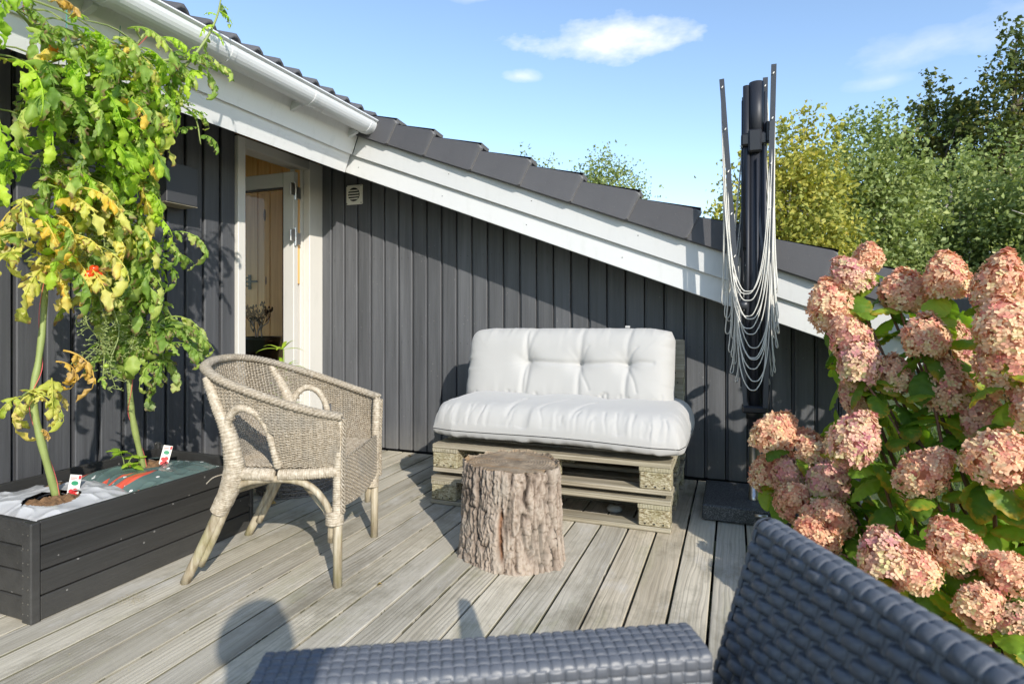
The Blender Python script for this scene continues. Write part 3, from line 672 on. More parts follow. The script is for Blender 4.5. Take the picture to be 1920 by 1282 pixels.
# ================================================================ PALLET SOFA
def pallet(loc, label, grp, L=1.2, D=.8, H=.162, rot=(0,0,0), seed=0):
    rr = random.Random(seed)
    p = empty('pallet', loc, label=label, cat='pallet', group=grp); p.rotation_euler = rot
    bt, st = .021, .020; bh = H-2*bt-st-.021
    z1 = bt; z2 = bt+bh; z3 = z2+st; z4 = H-.0
    for i, y in enumerate((0, D/2-.05, D-.1)):                         # three runners with blocks
        w = .10 if i != 1 else .14; y = y if i != 1 else D/2-.07
        m = MB().prism((rr.uniform(-.004,.004), y, 0), (L+rr.uniform(-.004,.004), y+w, bt), .004, 0); m.build('bottom_board', M_PALX, p)
        for x in (0, L/2-.0725, L-.145):
            m = MB().prism((x+.002, y+.003, z1+.0005), (x+.143, y+w-.003, z2-.0005), .006, 2); m.build('block', M_CHIP, p)
    for x in (0, L/2-.0725, L-.145):
        MB().prism((x, .001, z2), (x+.145, D-.001, z3), .003, 1).build('cross_board', M_PALY, p)
    ys = np.linspace(0, D-.145, 5); nails = []
    for i, y in enumerate(ys):
        w = .145 if i in (0,2,4) else .10; y = y+(.0 if w == .145 else .0225)
        m = MB().prism((rr.uniform(-.005,.005), y, z3+.0005), (L+rr.uniform(-.005,.005), y+w, z3+.0215+rr.uniform(0,.001)), .003, 0)
        V = m.V[0]; V[:,2] += .004*np.sin(V[:,0]*2.1+i)*(V[:,0]/L-.5)
        m.build('deck_board', M_PALX, p)
        for x in (.04,.105,L/2-.03,L/2+.03,L-.105,L-.04): nails.append((x+rr.uniform(-.01,.01), y+w*rr.uniform(.25,.75), z3+.0222))
    nh = MB()
    for (x, y, z) in nails: nh.lathe([(.0001,.0006),(.0038,.0004),(.0038,-.001)], 8, (x, y, z))
    for x in (.03,.07,.11,L-.03,L-.07,L-.11): nh.prism((x-.003,-.0016,bt+.012),(x+.003,.0,bt+.018),0)
    nh.build('nail_heads', M_IRON, p, kind='stuff')
    return p
# front edge follows the gable wall
pallet((-1.462,2.655,.001), 'weathered wooden pallet on the deck, lower one under the white cushions', 'pallets of the sofa', seed=1)
pallet((-1.457,2.660,.166), 'weathered wooden pallet stacked directly under the white seat cushion', 'pallets of the sofa', seed=2)
bp = pallet((-1.46,3.335,.332), 'upright wooden pallet behind the white back cushion', 'pallets of the sofa', L=1.2, D=.50, H=.125, rot=(R(90),0,0), seed=3)
bp.location = (-1.46,3.465,.332)

def cushion(W_, D_, T_, nx, ny, creases, seed, wr=.010, crown=.55, flat=.9, e=3.2):
    a = np.linspace(-1,1,nx); b = np.linspace(-1,1,ny)
    U = np.sin(a*math.pi/2)*.6+a*.4; Vv = np.sin(b*math.pi/2)*.85+b*.15
    u, v = np.meshgrid(U, Vv, indexing='ij')
    x = u*W_/2; y = v*D_/2
    # corners pulled in
    cx = np.clip((np.abs(u)-.78)/.22, 0, 1); cy = np.clip((np.abs(v)-.72)/.28, 0, 1); k = cx*cy
    x = x*(1-.035*k); y = y*(1-.07*k)
    h = (np.clip(1-np.abs(u)**(e*2.6), 0, 1)**.45)*(np.clip(1-np.abs(v)**e, 0, 1)**.45)
    ed = np.minimum((1-np.abs(u))*W_/2, (1-np.abs(v))*D_/2)
    # edge gathers
    per = np.where((1-np.abs(u))*W_ < (1-np.abs(v))*D_, y*1.0+9*np.sign(u), x*1.0+31*np.sign(v))
    P = np.stack([per*17, ed*5, per*0+seed], -1); r1 = vnoise(P, seed); P2 = np.stack([per*42, ed*9, per*0+seed], -1); r2 = vnoise(P2, seed+3)
    gather = -np.clip(np.abs(r1), 0, 1)*.9-np.clip(r2, 0, 1)*.5
    wgt = np.exp(-ed/.045)*np.clip(ed/.008, 0, 1)
    top = T_*crown*h+wr*gather*wgt*1.6
    bot = -T_*(1-crown)*h*flat+wr*gather*wgt*.8
    und = fbm(np.stack([x*3.1, y*3.1, x*0+seed], -1), 3, seed)*T_*.035*h
    top = top+und
    for (kind, p, amp, wd) in creases:
        if kind == 'tuft':
            d2 = ((x-p[0])/wd)**2+((y-p[1])/wd)**2; top = top-amp*np.exp(-d2)
            ang = np.arctan2(y-p[1], x-p[0]); dd = np.sqrt(d2)*wd
            top = top-.25*amp*np.abs(vnoise(np.stack([np.cos(ang)*2.2, np.sin(ang)*2.2, ang*0+seed+p[0]*9], -1), seed))*np.exp(-dd/.07)*np.clip(dd/.01,0,1)
        else:
            (x0,y0),(x1,y1) = p; dx, dy = x1-x0, y1-y0; L2 = dx*dx+dy*dy
            t = np.clip(((x-x0)*dx+(y-y0)*dy)/L2, 0, 1); wob = .004*np.sin(t*5+seed+x0*7)
            nxv, nyv = -dy/math.sqrt(L2), dx/math.sqrt(L2)
            d = np.sqrt((x-x0-t*dx-wob*nxv)**2+(y-y0-t*dy-wob*nyv)**2); top = top-amp*np.exp(-(d/wd)**2)-amp*.35*np.exp(-np.abs(d)/(wd*.25))*(.5+.5*vnoise(np.stack([t*7,t*0+x0*5,t*0],-1),seed))
    top = np.maximum(top, bot+.004); 
    m = MB(); G = np.stack([x, y, top], -1); m.grid(G); G2 = np.stack([x, y, bot], -1)[:, ::-1]; m.grid(G2)
    return m, x, y, top
# seat cushion
cr = [('line', ((-.20,-.335),(-.17,-.12)), .007, .012), ('line', ((.12,-.33),(.20,-.15)), .005, .010), ('line', ((-.05,-.30),(.06,-.10)), .004, .010),
      ('tuft', (-.18,.05), .012, .07), ('tuft', (.22,.05), .012, .07)]
rr = random.Random(5)
for i in range(26):
    x0 = rr.uniform(-.58,.58); l = rr.uniform(.02,.065); cr.append(('line', ((x0,-.36),(x0+rr.uniform(-.02,.02),-.36+l)), rr.uniform(.002,.006), rr.uniform(.004,.008)))
m, *_ = cushion(1.27, .735, .195, 260, 150, cr, 4, .014, .74, .9, 7.0)
for V in m.V:
    V[:,2] += .012*np.exp(-((V[:,0]-.1)/.4)**2)
sc1 = m.build('seat_cushion', M_CUSH, smooth=True, label='thick white seat cushion lying on the stacked pallets', cat='cushion')
bm_ = bmesh.new(); bm_.from_mesh(sc1.data); bmesh.ops.remove_doubles(bm_, verts=bm_.verts, dist=.0008); bm_.to_mesh(sc1.data); bm_.free()
sc1.location = (-.832, 2.990, .388); sc1.rotation_euler = (R(1.0), R(.6), R(-.6))
piping = MB(); a_ = np.linspace(-1,1,60)
# back cushion with buttoned squares
cr = []
TX = [-.20,.10,.36]
for x in TX: cr.append(('tuft', (x,.02), .026, .055))
for x0, x1 in ((-.20,.10),(.10,.36)): cr.append(('line', ((x0,.02),(x1,.02)), .010, .014))
cr.append(('line', ((.36,.02),(.50,.03)), .006, .012))
for x in TX: cr.append(('line', ((x,-.235),(x+.01,.02)), .008, .014)); cr.append(('line', ((x,.02),(x+.02,.235)), .006, .016))
cr.append(('line', ((-.215,-.235),(-.215,.20)), .010, .012))
for x in (.115,.375): cr.append(('line', ((x,-.01),(x+.05,-.13)), .004, .008)); cr.append(('line', ((x,.04),(x+.04,.11)), .003, .008))
for i in range(18):
    x0 = rr.uniform(-.5,.55); l = rr.uniform(.04,.09); cr.append(('line', ((x0,-.232),(x0+rr.uniform(-.03,.03),-.232+l)), rr.uniform(.003,.008), rr.uniform(.006,.010)))
m, *_ = cushion(1.20, .475, .19, 240, 130, cr, 9, .012, .62, .9, 4.6)
bc = m.build('back_cushion', M_CUSH, smooth=True, label='white buttoned back cushion leaning upright on the pallet sofa', cat='cushion')
bm_ = bmesh.new(); bm_.from_mesh(bc.data); bmesh.ops.remove_doubles(bm_, verts=bm_.verts, dist=.0008); bm_.to_mesh(bc.data); bm_.free()
bc.location = (-.890, 3.195, .662); bc.rotation_euler = (R(74), R(-.5), R(-1.5))
MB().prism((-.0,-.006,-.001),(.026,.006,.001),0).build('care_tag', M_CUSH, bc, loc=(.33,.245,.02))

# ================================================================ TREE STUMP
st = empty('tree_stump', (-.845,2.225,0), label='short rough barked tree stump used as a table in front of the sofa', cat='stump')
na, nzv = 300, 150; H = .376
A = np.linspace(0, 2*math.pi, na, endpoint=False); Z = np.linspace(0, H, nzv)
a, z = np.meshgrid(A, Z, indexing='ij')
base = .188+.012*np.exp(-z/.05)+.010*(1-z/H)
base = base*(1+.045*np.cos(2*a+.6)+.03*np.cos(3*a+2)+.02*np.cos(5*a+1))
ca, sa_ = np.cos(a), np.sin(a)
def bark(sc, zs, seed):
    return np.stack([ca*sc, sa_*sc, z*zs+seed], -1)
wx = .35*vnoise(bark(5,9,3), 1); wz = .5*vnoise(bark(6,7,9), 2)
def ridged(sc, zs, seed): 
    p = bark(sc, zs, seed); p = p+np.stack([wx, wx*.7, wz], -1); return 1-np.abs(vnoise(p, seed))**.75
r1 = ridged(6.0, 6.5, 11); r2 = ridged(11, 17, 21); r3 = ridged(26, 40, 31); f1 = fbm(bark(34,70,5), 3, 6)
crack = np.clip((r1-.62)/.38, 0, 1)**1.6; crack2 = np.clip((r2-.66)/.34, 0, 1)**1.5; crack3 = np.clip((r3-.6)/.4, 0, 1)
plate = np.floor((vnoise(bark(9,11,40),7)+1)*3.5)/7
h = 1-.85*crack-.60*crack2-.40*crack3+.55*plate+.45*f1
def split(ang, z0, z1, w, d):
    global h
    wob = .05*vnoise(np.stack([z*18, z*0+ang, z*0], -1), 8); da = np.angle(np.exp(1j*(a-ang-wob))); m = np.exp(-(da/w)**2)*np.clip((z-z0)/.03,0,1)*np.clip((z1-z)/.03,0,1); h = h-d*m; return m
red = split(R(-84), .03, .24, .035, 1.1); split(R(-54), .22, .40, .03, 1.3); split(R(-120), .10, .33, .04, .8); split(R(-40), .02, .2, .03, .9); split(R(-68), .0, .14, .025, .7)
rad = base+.015*(h-.75)
rad += .018*np.exp(-((np.angle(np.exp(1j*(a-R(-22)))))/.09)**2)*np.clip(1-z/.17,0,1)          # flared splinter on the right
V = np.stack([rad*ca, rad*sa_, z], -1); V[...,2] += np.where(z > H-.03, (z-(H-.03))/.03*.010*vnoise(bark(7,1,60), 9), 0)
F = np.array([(i*nzv+j, ((i+1)%na)*nzv+j, ((i+1)%na)*nzv+j+1, i*nzv+j+1) for i in range(na) for j in range(nzv-1)])
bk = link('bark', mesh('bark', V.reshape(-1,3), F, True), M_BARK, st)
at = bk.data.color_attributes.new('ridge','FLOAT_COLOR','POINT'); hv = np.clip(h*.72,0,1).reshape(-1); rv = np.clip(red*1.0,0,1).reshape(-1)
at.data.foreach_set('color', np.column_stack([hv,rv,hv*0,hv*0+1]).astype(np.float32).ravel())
rim = V[:,-1]; nr = 26; G = np.zeros((nr, na, 3))
for i, f in enumerate(np.linspace(0.001,1,nr)):
    G[i] = rim*np.array([f,f,1]); G[i,:,2] = H-.004+.006*fbm(np.stack([G[i,:,0]*22, G[i,:,1]*22, G[i,:,0]*0],-1),3,4)-.012*np.clip((f-.9)/.1,0,1)
G[-1] = rim
F = [(i*na+j, i*na+(j+1)%na, (i+1)*na+(j+1)%na, (i+1)*na+j) for i in range(nr-1) for j in range(na)]
link('sawn_top', mesh('sawn_top', G.reshape(-1,3), np.array(F), True), M_ENDG, st)
for (an, zz, l) in ((-20,.13,.10),(-26,.075,.12),(-15,.04,.09)):
    r0 = .205; c = np.array([r0*math.cos(R(an)), r0*math.sin(R(an)), zz]); t = np.array([.016*math.cos(R(an)), .016*math.sin(R(an)), -l*.8])
    MB().tube([c-t*.5, c, c+t*.6, c+t*1.0], [.006,.014,.012,.003], 6).build('bark_splinter', M_BARK, st)

# ================================================================ PLANTER BOX
PX0, PX1, PY0, PY1, PH = -2.665, -2.050, 1.160, 2.065, .315
pb = empty('planter_box', (PX0, PY0, 0), label='black stained wooden planter box holding the tomato plants', cat='planter')
def pbx(a, b, name='plank', ch=.003, ax=None, mat=M_PLANT):
    return MB().prism(np.array(a)-np.array([PX0,PY0,0]), np.array(b)-np.array([PX0,PY0,0]), ch, ax).build(name, mat, pb)
ph = PH/4
for i in range(4):
    z0, z1 = i*ph+.003, (i+1)*ph-.0015+(.004 if i == 3 else 0); j = random.uniform(-.0015,.0015)
    pbx((PX1-.026+j, PY0+.030, z0), (PX1-.004+j, PY1-.022, z1), ax=1)
    pbx((PX0+.004, PY0+.030, z0), (PX0+.026, PY1-.022, z1), ax=1)
    pbx((PX0+.0265, PY0+.008, z0), (PX1-.048, PY0+.029, z1), ax=0)
    pbx((PX0+.0265, PY1-.030, z0), (PX1-.0265, PY1-.008, z1), ax=0)
pbx((PX1-.047, PY0, 0), (PX1, PY0+.0295, PH+.002), 'corner_post', .004, 2); pbx((PX0, PY0, 0), (PX0+.03, PY0+.0295, PH+.002), 'corner_post', .004, 2)
pbx((PX1-.03, PY1-.0215, 0), (PX1-.001, PY1, PH+.002), 'corner_post', .004, 2); pbx((PX0, PY1-.0215, 0), (PX0+.03, PY1, PH+.03), 'corner_post', .004, 2)
nd = MB()
for z in (.03,.065,.11,.15,.19,.235,.28): 
    for dx in (-.037,-.012): nd.prism((PX1+dx-.002-PX0, -.001, z), (PX1+dx+.002-PX0, .0, z+.004), 0)
nd.build('nail_heads', M_STEEL, pb, kind='stuff')
# soil and grow bags
def bag(name, y0, y1, mat, label, holes, seed, wr):
    nx, ny = 110, 130; b = empty(name, ((PX0+PX1)/2, (y0+y1)/2, .20), label=label, cat='grow bag')
    x = np.linspace(PX0+.028, PX1-.028, nx)-(PX0+PX1)/2; y = np.linspace(y0, y1, ny)-(y0+y1)/2; X, Y = np.meshgrid(x, y, indexing='ij')
    ux, uy = X/x[-1], Y/y[-1]; h = .105*(1-np.abs(ux)**4)**.6*(1-np.abs(uy)**5)**.6
    h += wr*(1-np.abs(vnoise(np.stack([X*9+Y*3, Y*7, X*0],-1), seed)))*.9+wr*.5*(1-np.abs(vnoise(np.stack([X*22, Y*16, X*0],-1), seed+4)))+fbm(np.stack([X*5,Y*5,X*0],-1),3,seed)*.012
    h += wr*.35*(1-np.abs(vnoise(np.stack([X*17+Y*7, Y*13-X*6, X*0+2],-1), seed+9)))**5
    m = MB(); G = np.stack([X, Y, h], -1)
    idx = lambda i, j: i*ny+j; F = []
    def hole(p, q):
        return any(((p-hx)/hr)**2+((q-hy)/(hr*1.0))**2 < 1 for hx, hy, hr in holes)
    for i in range(nx-1):
        for j in range(ny-1):
            if not hole((X[i,j]+X[i+1,j])/2, (Y[i,j]+Y[i,j+1])/2): F.append((idx(i,j), idx(i+1,j), idx(i+1,j+1), idx(i,j+1)))
    m.add(G.reshape(-1,3), F); film = m.build('film', mat, b, True)
    for hx, hy, hr in holes:
        g = MB(); Q = np.zeros((20,40,3)); rr_ = np.linspace(.02,1.12,20)[:,None]; aa = np.linspace(0,2*math.pi,40)[None,:]
        Q[...,0] = hx+hr*rr_*np.cos(aa); Q[...,1] = hy+hr*rr_*np.sin(aa); Q[...,2] = .096+.022*fbm(Q*60,3,seed)*1.0+.012*(1-rr_**2)
        g.grid(Q).build('peat', M_SOIL, b, True)
        g = MB(); g.tube([(hx+hr*1.02*math.cos(t), hy+hr*1.02*math.sin(t), .102+.01*math.sin(t*3)) for t in np.linspace(0,2*math.pi,40)], .0018, 6, False); g.build('cut_edge', M_BLKPL, b)
    return b
bag('grow_bag', PY0+.02, 1.62, M_BAGW, 'white plastic grow bag in the near end of the planter', [(.075,-.04,.085),(-.10,.09,.05)], 3, .015)
b2 = bag('grow_bag', 1.56, PY1-.03, M_BAGG, 'green printed plastic grow bag in the far end of the planter', [(-.10,.045,.085)], 5, .012)
b1 = [o for o in bpy.data.objects if o.name == 'grow_bag'][0]
# lettering on the white film: rows of small black marks and the partly hidden printed letters
tx = bpy.data.curves.new('print_text', 'FONT'); tx.body = "PL"; tx.size = .035; tx.extrude = .0003
to = bpy.data.objects.new('tmp_text', tx); COL.objects.link(to); bpy.context.view_layer.update()
tme = bpy.data.meshes.new_from_object(to.evaluated_get(bpy.context.evaluated_depsgraph_get())); bpy.data.objects.remove(to); tme.materials.clear()
o = link('printed_letters', tme, M_BLACKP, b1, loc=(.165,.085,.107), rot=(R(14), R(6), R(118)))
def card(loc, rz, tilt, label):
    c = empty('plant_tag', loc, rz, label=label, cat='plant tag'); c.rotation_euler = (tilt, R(16), rz); c.scale = (.78,.78,.78)
    MB().prism((-.024,-.0008,0),(.024,.0008,.125),.0006,2).build('card', M_CARD, c)
    m = MB()
    for (px, pz, r) in ((-.008,.022,.011),(.010,.026,.011),(-.010,.046,.010),(.007,.050,.011),(.0,.035,.010)): MB().tube([(px,-.0010,pz),(px,-.0014-r*.05,pz)], r, 14).build('red_tomato_print', M_REDP, c)
    MB().prism((.012,-.0016,.104),(.022,-.0009,.121),0).build('red_flag_print', M_REDP, c)
    m = MB().tube([(0,-.0010,.084),(0,-.0016,.084)], .011, 14); V = m.V[0]; V[:,0] *= 1.35; m.build('green_oval_print', M_GRNP, c)
    MB().prism((-.020,-.0016,.108),(.006,-.0009,.111),0).build('red_print_line', M_REDP, c); MB().prism((-.020,-.0016,.101),(.0,-.0009,.103),0).build('red_print_line', M_REDP, c)
    return c
card((-2.300,1.435,.280), R(72), R(-22), 'small plant tag with red tomatoes stuck in the white grow bag')
card((-2.39,1.875,.290), R(55), R(-20), 'small plant tag with red tomatoes stuck in the green grow bag')
# ================================================================ WICKER ARMCHAIR (local: +x forward, y to its left)
ch = empty('wicker_armchair', (-1.69,1.85,0), R(18.5), label='weathered woven wicker tub chair beside the planter box', cat='armchair')
RIM = smoothpath([(.325,-.252,.602),(.21,-.285,.632),(.06,-.300,.680),(-.09,-.280,.730),(-.19,-.215,.768),(-.232,-.11,.786),(-.240,0,.791),(-.232,.11,.786),(-.19,.215,.768),(-.09,.280,.730),(.06,.300,.680),(.21,.285,.632),(.325,.252,.602)], 330)
BOT = smoothpath([(.312,-.236,.425),(.20,-.246,.425),(.08,-.250,.422),(-.03,-.232,.420),(-.085,-.165,.420),(-.105,-.08,.420),(-.110,0,.420),(-.105,.08,.420),(-.085,.165,.420),(-.03,.232,.420),(.08,.250,.422),(.20,.246,.425),(.312,.236,.425)], 330)
NS = len(RIM)
def surf(i, t):
    p = BOT[i]*(1-t)+RIM[i]*t; b = .018*math.sin(math.pi*t)
    c = np.array([.05,0,p[2]]); d = p-c; d[2] = 0; d /= np.linalg.norm(d)+1e-9
    return p+d*b, d
def in_hole(i, t):
    p, _ = surf(i, t); x, y, z = p
    if abs(y) < .17: return False
    # arched opening between back post and arm panel
    if not (-.075 < x < .10): return False
    u = (x-.0125)/.0875; return z < .46+.185*math.sqrt(max(0,1-u*u))-(.0 if x < .0 else .02)
stakes = np.linspace(3, NS-4, 84).astype(int)
wv = MB(); rows = 46
def strand(pts, r, n=5): 
    if len(pts) > 1: wv.tube(np.array(pts), r, n, False)
for j in range(rows):
    t = .012+(j+.5)/rows*.955; seg = []
    for k, i in enumerate(stakes):
        p, d = surf(i, t+random.uniform(-.003,.003))
        if in_hole(i, t): 
            strand(seg, .0027, 4); seg = []; continue
        seg.append(p+d*(.0042 if (k+j) % 2 else -.0042))
        if k < len(stakes)-1 and not in_hole(stakes[k+1], t):
            im = (i+stakes[k+1])//2; p, d = surf(im, t); seg.append(p)
    strand(seg, .0027, 4)
for k, i in enumerate(stakes):
    seg = []
    for t in np.linspace(0,1,15):
        if in_hole(i, t): strand(seg, .0030, 5); seg = []; continue
        seg.append(surf(i, t)[0])
    strand(seg, .0030, 5)
wv.build('woven_shell', M_WICK, ch, True, kind='stuff')
# braided rim
def braid(path, r, tw, n=3, name='braided_rim', wr=None):
    m = MB(); P = np.asarray(path); T = np.gradient(P, axis=0); T /= np.linalg.norm(T,axis=1,keepdims=True)
    B = np.cross(T, [0,0,1.]); B /= np.linalg.norm(B,axis=1,keepdims=True)+1e-9; N = np.cross(B, T)
    L = np.concatenate([[0],np.cumsum(np.linalg.norm(np.diff(P,axis=0),axis=1))])
    for k in range(n):
        ph = L*tw+2*math.pi*k/n
        m.tube(P+r*(np.cos(ph)[:,None]*B*1.25+np.sin(ph)[:,None]*N*.8), r*.72, 6, True)
    return m.build(name, M_WICK, ch, True)
braid(smoothpath(RIM[::8], 420)+np.array([0,0,.006]), .0105, 95, 4)
# wrapped posts: rings of cane around a pole
def wrapped(path, rad, name, n=12, pitch=.009, bump=.0019, parent=ch):
    P = np.asarray(path, float); L = np.linalg.norm(np.diff(P,axis=0),axis=1).sum(); k = max(8, int(L/pitch*3))
    Q = smoothpath(P, k); r = np.interp(np.linspace(0,1,k), np.linspace(0,1,len(np.atleast_1d(rad))), np.atleast_1d(rad)) if not np.isscalar(rad) else np.full(k, rad)
    r = r+bump*np.tile([-1,.6,.6],k)[:k]+.0006*rng.standard_normal(k)
    return MB().tube(Q, r, n).build(name, M_CANE, parent, True)
for s in (-1,1):
    wrapped([(.306,s*.238,.235),(.309,s*.238,.40),(.316,s*.242,.602)], [.019,.0175,.0175], 'front_post')
    MB().tube([(.305,s*.236,0),(.306,s*.237,.14),(.307,s*.238,.26)], [.0165,.0165,.0165], 12).build('front_leg', M_POLE, ch, True)
    MB().tube([(.278,s*.226,.155),(.280,s*.227,.21),(.283,s*.228,.28)], [.0125]*3, 10).build('brace_end', M_POLE, ch, True)
    wrapped([(.294,s*.233,.222),(.294,s*.233,.268)], .032, 'leg_binding', 14, .008, .0016)
    # rear post: splayed leg, pinch, and upper part leaning back to the rim
    MB().tube(smoothpath([(-.258,s*.232,0),(-.185,s*.236,.145),(-.098,s*.240,.32)],8), .0175, 12).build('rear_leg', M_POLE, ch, True)
    MB().tube(smoothpath([(-.205,s*.222,.062),(-.15,s*.228,.17),(-.085,s*.236,.31)],8), .0135, 10).build('brace_end', M_POLE, ch, True)
    wrapped([(-.130,s*.238,.262),(-.095,s*.242,.325),(-.068,s*.252,.395),(-.060,s*.260,.45),(-.080,s*.268,.56),(-.118,s*.270,.65),(-.165,s*.250,.745)], [.030,.033,.036,.034,.026,.020,.0165], 'rear_post', 14)
    # arch border
    AR = [(-.082,s*.262,.445),(-.080,s*.272,.55),(-.062,s*.284,.615),(-.020,s*.292,.645),(.030,s*.292,.630),(.068,s*.284,.580),(.086,s*.274,.515),(.100,s*.260,.430)]
    wrapped(smoothpath(AR,30), .0135, 'arch_border', 12, .009, .0018)
    # seat rail, wrapped
    wrapped([(-.075,s*.246,.405),(.05,s*.254,.402),(.085,s*.254,.400)], .0225, 'seat_rail', 14, .008, .0018)
    wrapped([(.10,s*.254,.402),(.20,s*.250,.405),(.305,s*.240,.412)], .0195, 'seat_rail', 14, .008, .0018)
    # curved side brace
    MB().tube(smoothpath([(-.165,s*.232,.205),(-.128,s*.236,.275),(-.085,s*.244,.338),(-.02,s*.250,.372),(.06,s*.252,.384),(.14,s*.250,.383),(.21,s*.246,.36),(.262,s*.240,.30),(.280,s*.232,.235),(.279,s*.230,.17)],40), .0125, 10).build('side_brace', M_POLE, ch, True)
# woven seat
sw = MB(); XX = np.linspace(-.10,.315,27)
for j in range(66):
    y = -.236+j*.472/65; pts = []
    for k, x in enumerate(XX):
        lim = .245 if x > 0 else .245*math.sqrt(max(.03,1-((x)/.125)**2))
        if abs(y) > lim: continue
        z = .427-.012*math.cos(y/.24*math.pi/2)*math.cos((x-.1)/.22*math.pi/2)
        pts.append((x, y, z+(.0036 if (k+j)%2 else -.0036)))
    if len(pts) > 2: sw.tube(np.array(pts), .0034, 4, False)
for k, x in enumerate(XX):
    lim = .24 if x > 0 else .24*math.sqrt(max(.03,1-(x/.125)**2)); sw.tube([(x,yy,.427-.012*math.cos(yy/.24*math.pi/2)*math.cos((x-.1)/.22*math.pi/2)) for yy in np.linspace(-lim,lim,12)], .0034, 4, False)
sw.build('woven_seat', M_WICK, ch, True, kind='stuff')
# front apron
ap = MB(); YY = np.linspace(-.228,.228,30)
for j in range(27):
    z = .285+j*.0062; pts = [(.318+.010*math.cos(y/.23*math.pi/2)+(.0034 if (k+j)%2 else -.0034), y, z+.012*math.cos(y/.23*math.pi/2)*(j/27)+.018*(1-j/27)*(1-(y/.23)**2)*-1.0) for k, y in enumerate(YY)]
    ap.tube(np.array(pts), .0030, 4, False)
for y in YY[::1]: ap.tube([(.318+.010*math.cos(y/.23*math.pi/2), y, z-.018*(1-zz)*(1-(y/.23)**2)) for z, zz in ((.285,0),(.37,.5),(.45,1))], .0030, 4, False)
ap.build('woven_apron', M_WICK, ch, True, kind='stuff')
for s in (-1,1): braid(smoothpath([(.328,s*.246,.265),(.329,s*.247,.42),(.334,s*.250,.60)],70), .0052, 150, 3, 'apron_braid')
# crossing stretchers underneath
MB().tube([(.285,-.225,.245),(.08,-.02,.330),(-.11,.225,.335)], .0155, 10).build('stretcher', M_POLE, ch, True)
MB().tube([(.285,.225,.255),(.08,.02,.352),(-.12,-.225,.325)], .0155, 10).build('stretcher', M_POLE, ch, True)
for p, q in (((.285,-.225,.245),(.255,-.195,.2575)),((-.12,-.225,.325),(-.085,-.19,.328)),((.285,.225,.255),(.255,.195,.2692))): wrapped([p,q], .0185, 'stretcher_binding', 12, .006)
for s in (-1,1): MB().tube(smoothpath([(-.105,s*.245,.40),(-.135,s*.262,.392),(-.155,s*.272,.372)],8), .0022, 5).build('loose_cane_end', M_WICK, ch)
MB().tube([(.10,0,.36),(.10,0,.415)], .012, 8).build('seat_bearer', M_POLE, ch, True)
MB().tube([(-.10,0,.395),(.31,0,.40)], .012, 8).build('seat_bearer', M_POLE, ch, True)

# ================================================================ FOLDED ROTARY CLOTHES DRYER ON ITS GRANITE FOOT
DX, DY = .095, 3.055
gf = empty('granite_parasol_foot', (DX, DY, 0), label='square dark granite foot slab with a steel tube beside the sofa', cat='stand')
m = MB(); m.prism((-.235,-.165,.004),(.235,.275,.078), .007, 2); m.build('slab', M_GRAN, gf)
m = MB().lathe([(.0285,.079),(.0285,.10),(.0265,.101),(.0265,.42),(.029,.421),(.029,.455),(.018,.456)], 28); m.build('tube', M_STEEL, gf, True)
m = MB().tube(smoothpath([(.045,-.185,.055),(.062,-.205,.053),(.068,-.208,.030),(.10,-.208,.014),(.19,-.206,.012)],24), .0045, 8); hnd = m.build('wire_handle', M_STEEL, gf, True)
MB().tube([(-.005,-.178,.056),(.05,-.180,.056)], .009, 12).build('handle_sleeve', M_STEEL, hnd, True)
dr = empty('rotary_clothes_dryer', (DX, DY, .40), label='folded black rotary clothes dryer with white cords drooping around its mast', cat='clothes dryer')
def D(p): return (p[0]-DX, p[1]-DY, p[2]-.40)
MB().tube([D((DX,DY,.42)),D((DX,DY,1.8))], .030, 24).build('mast', M_MAST, dr, True)
MB().tube([D((DX+.008,DY,1.79)),D((DX+.008,DY,2.095))], .034, 24).build('upper_mast', M_MAST, dr, True)
MB().tube([D((DX-.036,DY+.0,1.30)),D((DX-.036,DY+.0,2.085))], .017, 12).build('folded_strut', M_MAST, dr, True)
m = MB().prism(D((DX-.062,DY-.045,1.785)),D((DX+.048,DY+.045,1.845)), .008, 2); m.prism(D((DX-.03,DY-.055,1.75)),D((DX+.03,DY+.05,1.86)), .008, 2)
col_ = m.build('collar', M_BLKPL, dr)
MB().prism(D((DX+.048,DY-.02,1.80)),D((DX+.075,DY+.02,1.90)), .005, 2).build('latch_lug', M_BLKPL, col_)
MB().prism(D((DX-.058,DY-.05,.50)),D((DX+.058,DY+.05,.535)), .008, 0).build('lower_hub', M_BLKPL, dr)
MB().tube([D((DX,DY,.47)),D((DX,DY,.53))], .04, 20).build('hub_sleeve', M_BLKPL, dr, True)
MB().tube([D((DX-.070,DY-.02,1.02)),D((DX-.030,DY-.03,1.02))], .022, 14).build('pivot_disc', M_ARM, dr, True)
for (ox,oy,z0,z1,rr_) in ((.040,-.026,.55,1.78,.008),(-.034,-.030,.55,1.78,.009),(.012,-.042,.60,1.72,.006),(.047,.012,.55,2.05,.010),(-.058,.012,.62,2.02,.007)):
    MB().tube([D((DX+ox,DY+oy,z0)),D((DX+ox*.9,DY+oy*.9,z1))], rr_, 8).build('folded_rib', M_MAST, dr, True)
tips = [(DX-.150,DY-.01,2.130),(DX+.082,DY-.055,2.150),(DX+.050,DY+.045,2.13),(DX-.045,DY+.055,2.05)]
feet = [(DX-.040,DY-.03,.53),(DX+.046,DY-.045,.53),(DX+.03,DY+.04,.53),(DX-.03,DY+.035,.53)]
